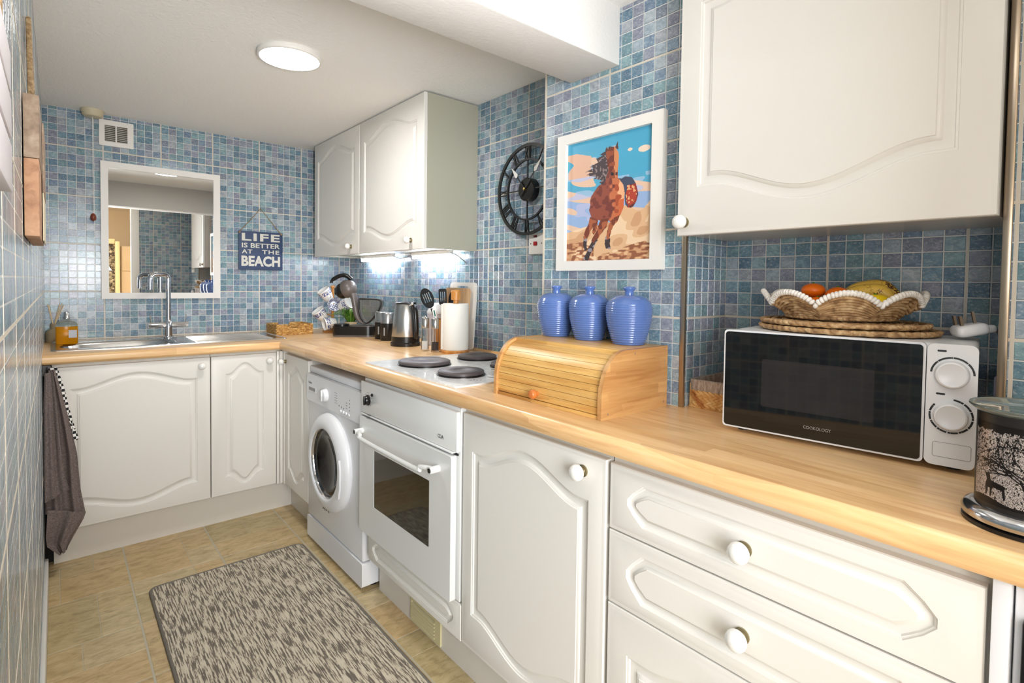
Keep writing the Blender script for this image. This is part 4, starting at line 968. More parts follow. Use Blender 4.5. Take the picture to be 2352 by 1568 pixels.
b = BM(); prism(b, ip[::-1], 0, 0.001, Matrix(((1, 0, 0, 0.010), (0, 0, 1, BY0 + 0.0117), (0, 0.9, 0, ZT + 0.004), (0, 0, 0, 1)))); b.free()
b = BM(); Mk = Matrix.Translation((BX0 + 0.0065, 0.957, ZT + 0.026)) @ FR(0, 0, 0); lathe(b, [(0.006, 0), (0.006, 0.006), (0.0115, 0.012), (0.0125, 0.018), (0.009, 0.024), (0, 0.026)], Mk, 20); obj('knob', b, m_knobwood, c)
b = BM()
for (x, z) in ((1.02, 0.140), (1.14, 0.143), (0.925, 0.012), (1.14, 0.012)): lathe(b, [(0.0022, 0), (0.0022, 0.0004)], Matrix(((1, 0, 0, x), (0, 0, -1, BY0), (0, 1, 0, ZT + z), (0, 0, 0, 1))), 8)
obj('nail_heads', b, m_oldwood, c)

# ------------------------------------------------------------------ three blue jars
def jar(y, k, label):
    t = thing('ribbed_jar', label, 'jar', (1.103, y, ZT + BH), 'blue ribbed jars on the bread box')
    R = 0.0585 * k; H = 0.1235; pr = []
    N_ = 120
    for i in range(N_ + 1):
        s = i / N_
        r = R * (0.68 + 0.32 * math.sin(PI * min(1, s / 0.70) * 0.5)) if s < 0.70 else R * math.sqrt(max(0, 1 - ((s - 0.70) / 0.335) ** 2.4))
        r = max(r, 0.012)
        if 0.02 < s < 0.84: r += 0.0007 * math.sin(2 * PI * s * 21)
        pr.append((r, H * s))
    b = BM(); lathe(b, pr, FT(*t.location), 48); obj('body', b, m_blue, t, smooth=75)
    b = BM(); lathe(b, [(0.0115, 0.1235), (0.0105, 0.132), (0.0125, 0.136), (0.0155, 0.140), (0.0158, 0.1425), (0.0125, 0.1450), (0, 0.1455)], FT(*t.location), 32); obj('lid_knob', b, m_blue, t, smooth=60)
jar(1.087, 0.955, 'blue ribbed lidded jar farthest left on the bread box'); jar(0.961, 0.955, 'middle of the three blue ribbed jars on the bread box'); jar(0.829, 1.0, 'blue ribbed lidded jar nearest the microwave, on the bread box')

# ------------------------------------------------------------------ microwave
ang = math.atan2(0.050, 0.397)
c = thing('microwave', 'white microwave with black glass door and two round dials', 'microwave', (1.19, 0.37, ZT))
MO = FRy(1.055, 0.5485, ZT + 0.012, 0.0) if False else Matrix.Translation((1.055, 0.5485, ZT + 0.010)) @ Matrix.Rotation(ang, 4, 'Z') @ FR(0, 0, 0)
MWW, MWH, MWD = 0.398, 0.2, 0.235
b = BM(); box(b, (0.002, 0.002, -MWD), (MWW - 0.002, MWH - 0.001, -0.016), MO, 0.008, 3); obj('casing', b, m_appl2, c)
b = BM(); prism(b, rrect(0, 0, 0.332, MWH, 0.007), -0.0158, 0.0, MO); dm = obj('door', b, m_appl2, c, smooth=30)
b = BM(); prism(b, rrect(0.0035, 0.0035, 0.3285, MWH - 0.0035, 0.006), 0.0001, 0.0018, MO); obj('door_glass', b, m_mwglass, dm, smooth=30)
b = BM(); prism(b, rrect(0.075, 0.052, 0.262, 0.146, 0.004), 0.0019, 0.0021, MO); obj('viewing_window', b, m_mwmesh, dm, smooth=0)
textmesh('logo', 'COOKOLOGY', mat('logo_grey', (150, 146, 144), 0.4), dm, MO @ Matrix.Translation((0.152, 0.0225, 0.0019)), 0.046, 0.0055, 0.0002)
b = BM(); prism(b, rrect(0.3335, 0, MWW, MWH, 0.010), -0.0158, 0.0005, MO); pm = obj('control_panel', b, m_appl2, c, smooth=30)
for cy_, a0, a1, tk in ((0.151, 0.04, PI - 0.04, 4), (0.083, -PI * 1.22, 0.5 * PI - 0.05, 9)):
    b = BM(); lathe(b, [(0.0225, 0), (0.0225, 0.006), (0.0205, 0.0115), (0.0185, 0.0125), (0.0170, 0.0118), (0, 0.0116)], MO @ Matrix.Translation((0.3665, cy_, 0.0006)), 40); box(b, (0.3663, cy_ + 0.004, 0.0123), (0.3668, cy_ + 0.018, 0.0127), MO); obj('dial', b, m_appl2, c)
    b = BM(); n_ = 40; inn, outr = 0.0258, 0.0286
    for i in range(n_):
        ta, tb = a0 + (a1 - a0) * i / n_, a0 + (a1 - a0) * (i + 0.92 if (i % max(1, n_ // tk)) == 0 else i + 1) / n_
        if i % (n_ // tk) == n_ // tk - 1: tb = a0 + (a1 - a0) * (i + 0.6) / n_
        vv = addv(b, [(0.3665 + r * math.cos(t), cy_ + r * math.sin(t), z) for z in (0.0006, 0.0009) for (r, t) in ((inn, ta), (outr, ta), (outr, tb), (inn, tb))], MO)
        for f in ((4, 5, 6, 7), (0, 1, 5, 4), (1, 2, 6, 5), (2, 3, 7, 6), (3, 0, 4, 7)): addf(b, [vv[k] for k in f])
    obj('dial_scale', b, m_blackm, c, smooth=0)
for cy_ in (0.1885, 0.118):
    b = BM(); prism(b, rrect(0.3465, cy_ - 0.0016, 0.3585, cy_ + 0.0016, 0.0015, 3), 0.0006, 0.0009, MO); obj('printed_label', b, m_blackm, c, smooth=0)
b = BM(); q = rrect(0.3445, 0.0145, 0.393, 0.0385, 0.003, 3); tube(b, [(p[0], p[1], 0.0006) for p in q], 0.0004, 4, closed=True, M=MO); obj('door_button', b, mat('seam_grey', (150, 148, 150), 0.5), c)
for (x, z) in ((0.03, -0.04), (0.37, -0.04), (0.03, -0.20), (0.37, -0.20)): b = BM(); lathe(b, [(0.012, -0.010), (0.012, 0.003)], MO @ Matrix(((1, 0, 0, x), (0, 0, 1, 0), (0, -1, 0, z), (0, 0, 0, 1))) , 12); obj('foot', b, m_black, c)
# plug lying on top with its cable
ZM = ZT + 0.010 + MWH
c = thing('mains_plug', 'white three-pin plug with cable lying on top of the microwave', 'plug', (1.25, 0.190, ZM))
Mg = Matrix.Translation((1.235, 0.188, ZM + 0.0165)) @ Matrix.Rotation(math.radians(-58), 4, 'Z') @ Matrix.Rotation(math.radians(-12), 4, 'Y')
b = BM(); box(b, (-0.022, -0.020, -0.010), (0.026, 0.020, 0.011), Mg, 0.0085, 4); box(b, (0.018, -0.008, -0.010), (0.040, 0.008, 0.004), Mg, 0.005, 3); obj('plug_body', b, m_appl2, c)
b = BM()
for (x, y) in ((-0.012, 0.011), (-0.012, -0.011)): box(b, (x - 0.002, y - 0.003, 0.0112), (x + 0.002, y + 0.003, 0.028), Mg)
box(b, (0.010, -0.002, 0.0112), (0.014, 0.002, 0.032), Mg); obj('pins', b, m_trim, c, smooth=0)
b = BM(); tube(b, smoothpath([(1.252, 0.156, ZM + 0.020), (1.262, 0.148, ZM + 0.010), (1.275, 0.1445, ZM - 0.03), (1.275, 0.1435, ZM - 0.10), (1.285, 0.1445, ZT + 0.02), (1.32, 0.150, ZT + 0.006), (1.355, 0.165, ZT + 0.006)], 6), 0.0034, 8); obj('cable', b, mat('grey_flex', (120, 118, 130), 0.5), c)
b = BM()
for (x0_, y0_, x1_, h_) in ((1.18, 0.142, 1.235, 0.155), (1.24, 0.1425, 1.262, 0.120)): box(b, (x0_, 0.1365, ZT + 0.0005), (x1_, 0.1445, ZT + h_), None, 0.002)
tag(obj('folded_bag', b, mat('mauve_grey', (118, 116, 132), 0.5)), 'grey folded sleeve squeezed between microwave and near niche wall', 'sleeve')

# ------------------------------------------------------------------ placemats, fruit basket and fruit
def placemat(z, sx, sy, cx, cy, label):
    t = thing('placemat', label, 'placemat', (cx, cy, z), 'round seagrass placemats under the fruit basket')
    b = BM(); n_ = 90
    for ri in range(7):
        k = 0.16 + 0.14 * ri; pts = [(cx + sx * k * math.cos(2 * PI * i / n_) * (1 + 0.008 * math.sin(i * 1.7)), cy + sy * k * math.sin(2 * PI * i / n_) * (1 + 0.008 * math.sin(i * 1.7)), z + 0.0058 + 0.0008 * math.sin(i * 2.1 + ri)) for i in range(n_)]
        tube(b, pts, 0.0052 if ri == 6 else 0.0050, 6, closed=True)
    lathe(b, [(0, 0.003), (1, 0.003), (1, 0.006), (0, 0.006)], Matrix.Translation((cx, cy, z)) @ Matrix.Diagonal((sx * 0.98, sy * 0.98, 1, 1)), 48, cap=False)
    obj('coils', b, m_straw, t, smooth=60)
    b = BM(); n_ = 64
    for i in range(n_):
        a = 2 * PI * i / n_; P0 = Vector((cx + sx * math.cos(a), cy + sy * math.sin(a), z + 0.006)); tg = Vector((-sx * math.sin(a), sy * math.cos(a), 0)).normalized()
        ellipsoid(b, P0, (0.0105, 0.0062, 0.0048), None, 8, rot=Matrix.Rotation(math.atan2(tg.y, tg.x) + 0.35, 4, 'Z') @ Matrix.Rotation(0.25, 4, 'Y'))
    obj('plaited_edge', b, m_straw, t, smooth=60)
placemat(ZM + 0.0005, 0.134, 0.155, 1.228, 0.384, 'lower of two round seagrass placemats lying on the microwave')
placemat(ZM + 0.0125, 0.128, 0.146, 1.226, 0.390, 'upper of two seagrass placemats, directly beneath the fruit basket')
BCX, BCY, BZ = 1.225, 0.392, ZM + 0.0248
c = thing('fruit_basket', 'scalloped seagrass basket with white wrapped rim on the microwave', 'basket', (BCX, BCY, BZ))
def brad(t, s):   # radius fraction and height at angle t and height fraction s 0..1 ; lobes
    lobe = abs(math.sin(4 * t)) ** 0.75
    top = 0.027 + 0.025 * lobe
    flare = 0.70 + 0.36 * s ** 1.15 * (0.90 + 0.12 * lobe)
    return flare, top * s
def bpt(t, s, o=0.0):
    f_, h_ = brad(t, s); return Vector((BCX + (0.122 * f_ + o) * math.cos(t), BCY + (0.134 * f_ + o) * math.sin(t), BZ + 0.003 + h_))
b = BM(); n_ = 192; TH = [2 * PI * i / n_ for i in range(n_)]
NRW = 10
for r_ in range(NRW): tube(b, [bpt(t, (r_ + 0.3) / NRW, 0.0012 * math.sin(t * 30 + r_ * 2)) for t in TH], 0.0036, 6, closed=True)
for s_i in range(12):
    pass
sh_ = [[bpt(t, s / 8, -0.002) for t in TH] for s in range(9)]
loft(b, [[tuple(p) for p in r] for r in sh_], cap=False)
lathe(b, [(0, 0.0005), (1, 0.0005), (1, 0.004), (0, 0.004)], Matrix.Translation((BCX, BCY, BZ)) @ Matrix.Diagonal((0.122 * 0.71, 0.134 * 0.71, 1, 1)), 48, cap=False)
bmesh.ops.recalc_face_normals(b, faces=b.faces); obj('woven_body', b, m_straw, c, smooth=70)
b = BM(); nw = 150
rimp = [bpt(2 * PI * i / nw, 1.0) for i in range(nw)]
for i in range(nw):
    p = rimp[i]; tg = (rimp[(i + 1) % nw] - rimp[i - 1]).normalized(); up_ = Vector((0, 0, 1)); rot = tg.to_track_quat('X', 'Z').to_matrix().to_4x4() @ Matrix.Rotation(0.25, 4, 'Y')
    ellipsoid(b, p, (0.0046, 0.0062, 0.0062), None, 8, rot=rot)
obj('wrapped_rim', b, m_rope, c, smooth=60)
b = BM()
for i in range(60):
    a = 2 * PI * i / 60; P0 = Vector((BCX + 0.122 * 0.715 * math.cos(a), BCY + 0.134 * 0.715 * math.sin(a), BZ + 0.0048)); ellipsoid(b, P0, (0.0080, 0.0044, 0.0042), None, 8, rot=Matrix.Rotation(a + PI / 2 + 0.3, 4, 'Z'))
obj('braided_foot', b, m_straw, c, smooth=60)
def fruit(nm, lb, cat, pos, r, ma, leaf=False, rot=None):
    t = thing(nm, lb, cat, pos, None); b = BM(); ellipsoid(b, pos, r, None, 26, rot=rot)
    obj('flesh', b, ma, t, smooth=80)
    b = BM(); lathe(b, [(0.0022, 0), (0.0026, 0.0015), (0.0012, 0.003)], FT(pos[0], pos[1], pos[2] + r[2] - 0.0006), 8); obj('stem_button', b, m_leaf, t)
def fpos(u, v, X):   # point on plane X seen at a pixel
    d = FW + RT * (u - 1176) / FPX + UP * (V0 - v) / FPX; k = X / d.x; return (X, d.y * k, CAMZ + d.z * k)
fruit('orange', 'whole orange standing highest at the left of the fruit basket', 'orange', fpos(1868, 667, 1.235), (0.0235, 0.0235, 0.0155), m_orange)
fruit('orange', 'orange between the highest orange and the bananas in the basket', 'orange', fpos(1924, 680, 1.228), (0.0235, 0.0235, 0.0190), m_orange)
fruit('orange', 'orange lying half hidden below the highest orange in the basket', 'orange', fpos(1878, 698, 1.205), (0.0200, 0.0210, 0.0150), m_orange)
fruit('lime', 'dark green fruit peeping over the basket rim', 'lime', fpos(1918, 701, 1.190), (0.0210, 0.0230, 0.0190), m_lime)
fruit('lemon', 'bright yellow lemon at the basket rim under the bananas', 'lemon', fpos(2010, 700, 1.195), (0.0215, 0.0310, 0.0200), m_lemon)
t = thing('banana_bunch', 'ripe speckled bananas lying at the back of the fruit basket', 'bananas', fpos(2000, 676, 1.262))
pa, pb, pc = fpos(1905, 704, 1.262), fpos(2003, 661, 1.262), fpos(2078, 692, 1.262)
for k_, (dx, dz) in enumerate(((0, 0), (-0.017, -0.008), (0.018, -0.008))):
    b = BM(); pts = smoothpath([Vector(pa) + Vector((dx, 0, dz - 0.008)), Vector(pa).lerp(Vector(pb), .5) + Vector((dx, 0, dz + 0.008)), Vector(pb) + Vector((dx, 0, dz)), Vector(pb).lerp(Vector(pc), .5) + Vector((dx, 0, dz + 0.008)), Vector(pc) + Vector((dx, 0, dz - 0.008))], 6)
    rr = [0.0165 * min(1, 0.3 + 2.2 * min(i, len(pts) - 1 - i) / (len(pts) - 1)) for i in range(len(pts))]
    tube(b, pts, rr, 12); obj('banana', b, m_ban, t, smooth=35)
b = BM(); q = Vector(pa) + Vector((0, 0, -0.008)); ellipsoid(b, q, (0.010, 0.008, 0.007), None, 10); obj('stalk', b, m_ban, t)

# ------------------------------------------------------------------ basket in the niche
c = thing('storage_basket', 'woven palm-leaf basket with grey wrapped rim beside the microwave', 'basket', (1.28, 0.64, ZT))
kx0, kx1, ky0, ky1 = 1.190, 1.366, 0.575, 0.706
def leaves(b, p0, p1, z0, z1, nrow, ncol, outn):
    p0, p1 = Vector(p0), Vector(p1); L = p1 - p0; rr_ = random.Random(3)
    for r_ in range(nrow):
        for i in range(ncol):
            s = (i + (0.5 if r_ % 2 else 0)) / ncol
            if s < 0.07 or s > 0.90: continue
            P0 = p0 + L * (s + 0.02); zz = z0 + (z1 - z0) * (r_ + 0.5) / nrow
            dirv = (L.normalized() * math.cos(0.5) + Vector((0, 0, 1)) * math.sin(0.5 * (1 if r_ % 2 else -1))).normalized()
            rot = Matrix((dirv, Vector(outn).cross(dirv), Vector(outn))).transposed().to_4x4()
            ellipsoid(b, (P0.x + outn[0] * 0.002, P0.y + outn[1] * 0.002, zz), (L.length / ncol * 0.85, 0.0048, 0.0022 + 0.0015 * rr_.random()), None, 8, rot=rot)
b = BM()
for a, q, on in (((kx0, ky1, 0), (kx0, ky0, 0), (-1, 0, 0)), ((kx0, ky0, 0), (kx1, ky0, 0), (0, -1, 0))):
    leaves(b, a, q, ZT + 0.006, ZT + 0.042, 5, 9, on)
tube(b, [(kx0, ky1, ZT + 0.003), (kx0, ky0, ZT + 0.003), (kx1, ky0, ZT + 0.003)], 0.003, 6)
o_ = obj('leaf_weave', b, m_straw2, c, smooth=60); o_['kind'] = 'stuff'
b = BM(); t_ = 0.004
for (a, q) in (((kx0, ky0), (kx0 + t_, ky1)), ((kx1 - t_, ky0), (kx1, ky1)), ((kx0 + t_, ky0), (kx1 - t_, ky0 + t_)), ((kx0 + t_, ky1 - t_), (kx1 - t_, ky1))): box(b, (a[0], a[1], ZT), (q[0], q[1], ZT + 0.060))
box(b, (kx0 + t_, ky0 + t_, ZT), (kx1 - t_, ky1 - t_, ZT + 0.004)); obj('walls', b, m_straw2, c, smooth=0)
b = BM(); rim = rrect(kx0 - 0.003, ky0 - 0.003, kx1 + 0.002, ky1 + 0.002, 0.012, 3); rin = offs(rim, 0.010)
prism(b, rim, ZT + 0.044, ZT + 0.070, None, holes=[rin[::-1]]); bmesh.ops.bevel(b, geom=[e for e in b.edges if len(e.link_faces) == 2 and e.calc_face_angle(0) > 1.2], offset=0.003, segments=2, affect='EDGES'); obj('wrapped_rim', b, m_greyrope, c, smooth=50)

# ------------------------------------------------------------------ wax burner
c = thing('wax_burner', 'dark electric wax burner with silver woodland print and chrome foot', 'wax burner', (0.929, 0.077, ZT))
Mb = FT(0.929, 0.077, ZT)
b = BM(); lathe(b, [(0.062, 0), (0.064, 0.001), (0.064, 0.005), (0.060, 0.006)], Mb, 64); obj('rubber_foot', b, m_black, c)
b = BM(); lathe(b, [(0.060, 0.0061), (0.0638, 0.009), (0.0645, 0.015), (0.0610, 0.021), (0.0555, 0.024), (0.052, 0.025)], Mb, 64); obj('chrome_base', b, mat('satin_chrome', (200, 200, 202), 0.14, 1.0), c, smooth=70)
b = BM(); lathe(b, [(0.0515, 0.025), (0.0515, 0.143), (0.049, 0.144), (0.049, 0.142)], Mb, 64, cap=False); obj('dark_body', b, mat('body_black', (30, 26, 24), 0.35), c, smooth=60)
# print: silver speckle with tree and deer, wrapped on the drum
segs = []
def branch(u, v, a, L, wd, dep, rr_):
    u2, v2 = u + L * math.cos(a), v + L * math.sin(a); segs.append((u, v, u2, v2, wd))
    if dep == 0: return
    for k_ in range(3 if dep > 2 else 2): branch(u + (u2 - u) * (0.55 + 0.45 * rr_.random()), v + (v2 - v) * (0.55 + 0.45 * rr_.random()), a + rr_.uniform(-0.75, 0.75), L * rr_.uniform(0.62, 0.82), wd * 0.66, dep - 1, rr_)
rq = random.Random(11)
for (u, v, a, L, wd) in ((0.62, 0.10, 1.9, 0.30, 0.030), (0.62, 0.36, 2.6, 0.24, 0.018), (0.62, 0.30, 1.3, 0.26, 0.018), (0.60, 0.42, 2.2, 0.26, 0.014), (0.02, 0.55, 0.6, 0.2, 0.010), (0.55, 0.5, 2.9, 0.30, 0.010)): branch(u, v, a, L, wd, 4, rq)
deer = [(.165, .215), (.185, .30), (.16, .375), (.20, .385), (.225, .36), (.235, .30), (.30, .285), (.37, .27), (.41, .245), (.385, .235), (.395, .10), (.375, .10), (.36, .20), (.27, .215), (.255, .205), (.245, .10), (.228, .10), (.225, .20), (.205, .20), (.19, .11), (.175, .11)]
antl = [(.165, .375, .10, .45, .008), (.19, .375, .26, .40, .008), (.10, .45, .12, .50, .006), (.26, .40, .30, .43, .006), (.26, .40, .25, .45, .005)]
from math import hypot
def near(u, v, S):
    for (a, b_, c_, d_, wd) in S:
        dx, dy = c_ - a, d_ - b_; L2 = dx * dx + dy * dy + 1e-9; t = max(0, min(1, ((u - a) * dx + (v - b_) * dy) / L2))
        if (u - a - t * dx) ** 2 + (v - b_ - t * dy) ** 2 < (wd * 0.42) ** 2: return True
    return False
NUq, NVq = 440, 150; me = bpy.data.meshes.new('woodland_print'); vs_ = []; fs_ = []; r_ = 0.0522
A0 = math.radians(262); A1 = math.radians(262 - 200)    # from the camera's right round to the left, seen side
for j in range(NVq + 1):
    for i in range(NUq + 1):
        a = math.radians(115) + math.radians(200) * i / NUq; vs_.append((r_ * math.cos(a), r_ * math.sin(a), 0.031 + 0.101 * j / NVq))
for j in range(NVq):
    for i in range(NUq): q = j * (NUq + 1) + i; fs_.append((q, q + 1, q + NUq + 2, q + NUq + 1))
me.from_pydata(vs_, [], fs_); me.materials.append(m_burn)
dk, sv_ = lin((26, 21, 19)), [lin((190, 178, 172)), lin((150, 138, 132)), lin((206, 196, 190)), lin((96, 86, 82))]
def bcol(i, j):
    u = (i + .5) / NUq * 1.75 ; v = (j + .5) / NVq
    if v < 0.06 + 0.03 * math.sin(u * 9): return dk
    uu = u % 1.2 - 0.02
    if inpoly(uu, v, deer) or near(uu, v, antl) or near(uu, v, segs): return dk
    s = vnoise(i * 0.5, j * 0.5, 21); leaf = vnoise(u * 60, v * 42, 22)
    if v > 0.45 and leaf > 0.72: return dk
    if v > 0.93 - 0.04 * vnoise(u * 20, 0, 23): return dk
    return dk if s < 0.26 else sv_[int(vnoise(i * 0.9, j * 0.9, 24) * 3.99)]
cols = [bcol(i, j) for j in range(NVq) for i in range(NUq)]; it = iter(cols); paint(me, lambda p: next(it)); me.polygons.foreach_set('use_smooth', [True] * len(me.polygons))
o = bpy.data.objects.new('woodland_print', me); C.objects.link(o); o.parent = c
b = BM(); lathe(b, [(0.0495, 0.1442), (0.054, 0.1445), (0.0600, 0.1500), (0.0606, 0.1515), (0.0598, 0.1528), (0.053, 0.1480), (0.032, 0.1462), (0, 0.1458)], Mb, 64); obj('glass_dish', b, m_plateg, c, smooth=60)

# ------------------------------------------------------------------ things on the worktop, far corner
# kettle
c = thing('kettle', 'brushed steel jug kettle with black handle and base', 'kettle', (1.253, 2.231, ZT)); Mk = FC(1.253, 2.231, ZT) @ Matrix.Rotation(math.radians(-38), 4, 'Y')
Kz = Matrix(((1, 0, 0, 0), (0, 0, 1, 0), (0, -1, 0, 0), (0, 0, 0, 1)))   # lathe axis -> local up
b = BM(); lathe(b, [(0.070, 0), (0.071, 0.014), (0.066, 0.018), (0.066, 0.044)], Mk @ Kz, 40); obj('power_base', b, m_black, c)
b = BM(); lathe(b, [(0.065, 0.0445), (0.0655, 0.047), (0.058, 0.13), (0.052, 0.192), (0.050, 0.196)], Mk @ Kz, 48); obj('body', b, m_steel, c, smooth=60)
b = BM(); lathe(b, [(0.0515, 0.1965), (0.046, 0.203), (0.02, 0.206), (0, 0.2065)], Mk @ Kz, 40); box(b, (0.02, 0.196, -0.012), (0.062, 0.208, 0.012), Mk, 0.003); obj('lid', b, m_black, c, smooth=60)
b = BM()
rings = []
for (x, y, w_, d_) in ((0.042, 0.196, 0.016, 0.022), (0.058, 0.190, 0.020, 0.022), (0.069, 0.165, 0.018, 0.022), (0.074, 0.12, 0.016, 0.021), (0.077, 0.075, 0.014, 0.020), (0.074, 0.045, 0.014, 0.018), (0.060, 0.030, 0.016, 0.018)):
    rings.append([(x + w_ * 0.6 * math.cos(t), y + w_ * 0.5 * math.sin(t) * 0.5, d_ * 0.6 * math.sin(t)) for t in [2 * PI * i / 14 for i in range(14)]])
loft(b, rings, M=Mk); bmesh.ops.recalc_face_normals(b, faces=b.faces); obj('handle', b, m_black, c, smooth=60)
b = BM(); ellipsoid(b, (0.056, 0.198, 0.012), (0.010, 0.008, 0.008), Mk, 12); obj('lid_button', b, m_chrome, c)
b = BM(); prism(b, [(-0.050, 0.176), (-0.047, 0.197), (-0.060, 0.196)], -0.012, 0.012, Mk); obj('spout', b, m_steel, c, smooth=0)
textmesh('logo', 'BOSCH' if False else 'kettle', mat('pale_print', (190, 188, 184), 0.5), c, Mk @ Matrix.Translation((-0.060, 0.026, 0.036)), 0.001, 0.001, 0.0001) if False else None
b = BM(); tube(b, smoothpath([(1.32, 2.17, ZT + 0.006), (1.36, 2.15, ZT + 0.004), (1.40, 2.15, ZT + 0.03), (1.43, 2.16, ZT + 0.09)], 5), 0.0032, 8); obj('cord', b, m_black, c)
# coffee machine
c = thing('coffee_machine', 'grey and black pod coffee machine with round head and smoked tank', 'coffee machine', (1.238, 2.76, ZT)); Mc = FC(1.238, 2.76, ZT)
m_cg = mat('warm_grey_plastic', (96, 88, 84), 0.35)
Fz = Matrix(((1, 0, 0, 0), (0, 0, 1, 0), (0, -1, 0, 0), (0, 0, 0, 1)))
b = BM(); prism(b, rrect(-0.118, -0.055, 0.120, 0.055, 0.050, 8), 0.010, 0.056, Mc @ Fz); obj('base', b, m_black, c, smooth=40)
b = BM(); prism(b, rrect(-0.116, -0.053, 0.118, 0.053, 0.048, 8), 0.0, 0.0098, Mc @ Fz); obj('foot_band', b, m_cg, c, smooth=40)
b = BM(); prism(b, rrect(-0.030, -0.050, 0.117, 0.050, 0.045, 8), 0.0562, 0.061, Mc @ Fz); obj('deck', b, m_cg, c, smooth=40)
b = BM(); prism(b, rrect(-0.112, -0.042, -0.034, 0.042, 0.035, 6), 0.0562, 0.066, Mc @ Fz); obj('drip_tray', b, m_black, c, smooth=40)
pth = smoothpath([(0.075, 0.066, 0), (0.040, 0.076, 0), (0.016, 0.110, 0), (0.004, 0.165, 0), (-0.008, 0.225, 0), (-0.028, 0.262, 0)], 6)
b = BM(); loft(b, [[(p.x + w_ * math.cos(t), p.y + 0.3 * w_ * math.sin(t) * 0, 0.030 * math.sin(t)) for t in [2 * PI * i / 16 for i in range(16)]] for p, w_ in zip(pth, [0.024, 0.023, 0.022, 0.021, 0.020, 0.020, 0.019, 0.019, 0.018, 0.018, 0.018] + [0.018] * 30)], M=Mc); bmesh.ops.recalc_face_normals(b, faces=b.faces); obj('column', b, m_cg, c, smooth=60)
b = BM(); ellipsoid(b, (-0.040, 0.258, 0), (0.050, 0.050, 0.048), Mc, 32); obj('head', b, m_cg, c, smooth=80)
b = BM(); ellipsoid(b, (-0.068, 0.247, 0.0), (0.040, 0.044, 0.040), Mc, 24); box(b, (-0.108, 0.225, -0.018), (-0.090, 0.262, 0.018), Mc, 0.004); obj('brew_head', b, m_black, c, smooth=60)
b = BM(); pts = smoothpath([(-0.020, 0.308, 0), (-0.050, 0.330, 0), (-0.085, 0.328, 0), (-0.115, 0.312, 0), (-0.128, 0.300, 0), (-0.130, 0.288, 0)], 5)
tube(b, pts, [0.012] * 8 + [0.011] * 10 + [0.008] * (len(pts) - 18), 12, M=Mc); obj('lever', b, m_black, c, smooth=60)
tk = [(0.030, 0.205), (0.125, 0.205), (0.148, 0.192), (0.148, 0.170), (0.130, 0.130), (0.095, 0.088), (0.072, 0.074), (0.058, 0.080), (0.040, 0.110), (0.030, 0.150)]
tks = [(p.x, p.y) for p in smoothpath([(x, y, 0) for x, y in tk + tk[:1]], 4)][:-1]
b = BM(); prism(b, tks[::-1], -0.030, 0.030, Mc); bmesh.ops.recalc_face_normals(b, faces=b.faces); obj('water_tank', b, m_tank, c, smooth=30)
b = BM(); tube(b, [(p[0], p[1], 0.031) for p in tks], 0.0045, 8, closed=True, M=Mc); obj('tank_rim', b, m_black, c, smooth=60)
b = BM(); ellipsoid(b, (0.058, 0.078, 0.030), (0.008, 0.006, 0.004), Mc, 10); obj('power_button', b, m_chrome, c)
# mug tree and mugs
MX, MY = 1.232, 3.055
c = thing('mug_tree', 'wooden mug stand in the corner holding patterned cups', 'mug stand', (MX, MY, ZT))
b = BM(); lathe(b, [(0.055, 0), (0.057, 0.006), (0.050, 0.014), (0.012, 0.018)], FT(MX, MY, ZT), 28); obj('foot', b, m_wood, c)
b = BM(); lathe(b, [(0.009, 0.016), (0.008, 0.255), (0.013, 0.262), (0.011, 0.272), (0.0, 0.275)], FT(MX, MY, ZT), 14); obj('pole', b, m_wood, c)
m_mug = mat('blue_patterned_china', (228, 226, 224), 0.15, coat=0.4); n = N(m_mug)
ck = n.new('ShaderNodeTexChecker'); n.link(n.coord((1, 1, 1), (0.3, 0.2, 0.4)), ck.inputs['Vector']); ck.inputs['Scale'].default_value = 130
ck.inputs['Color1'].default_value = rgba((232, 230, 228)); ck.inputs['Color2'].default_value = rgba((60, 80, 140)); n.base(ck.outputs['Color'])
def mugpos(px, py, dep):
    d = FW + RT * (px - 1176) / FPX + UP * (V0 - py) / FPX; return Vector((0, 0, CAMZ)) + d * dep
mugs = [(749, 676, 'white cup upside-tilted at the top left of the mug stand', (-0.45, 0.85, 0.45)), (737, 722, 'pale cup at the lower left of the mug stand', (-0.5, 0.8, 0.45)), (768, 700, 'cup with blue flower print facing the room on the mug stand', (0.35, 0.15, 1.0)), (757, 742, 'lowest cup with blue squares on the mug stand', (-0.75, -0.15, 0.6)), (792, 700, 'cup half hidden behind the coffee machine', (0.9, 0.5, 0.2))]
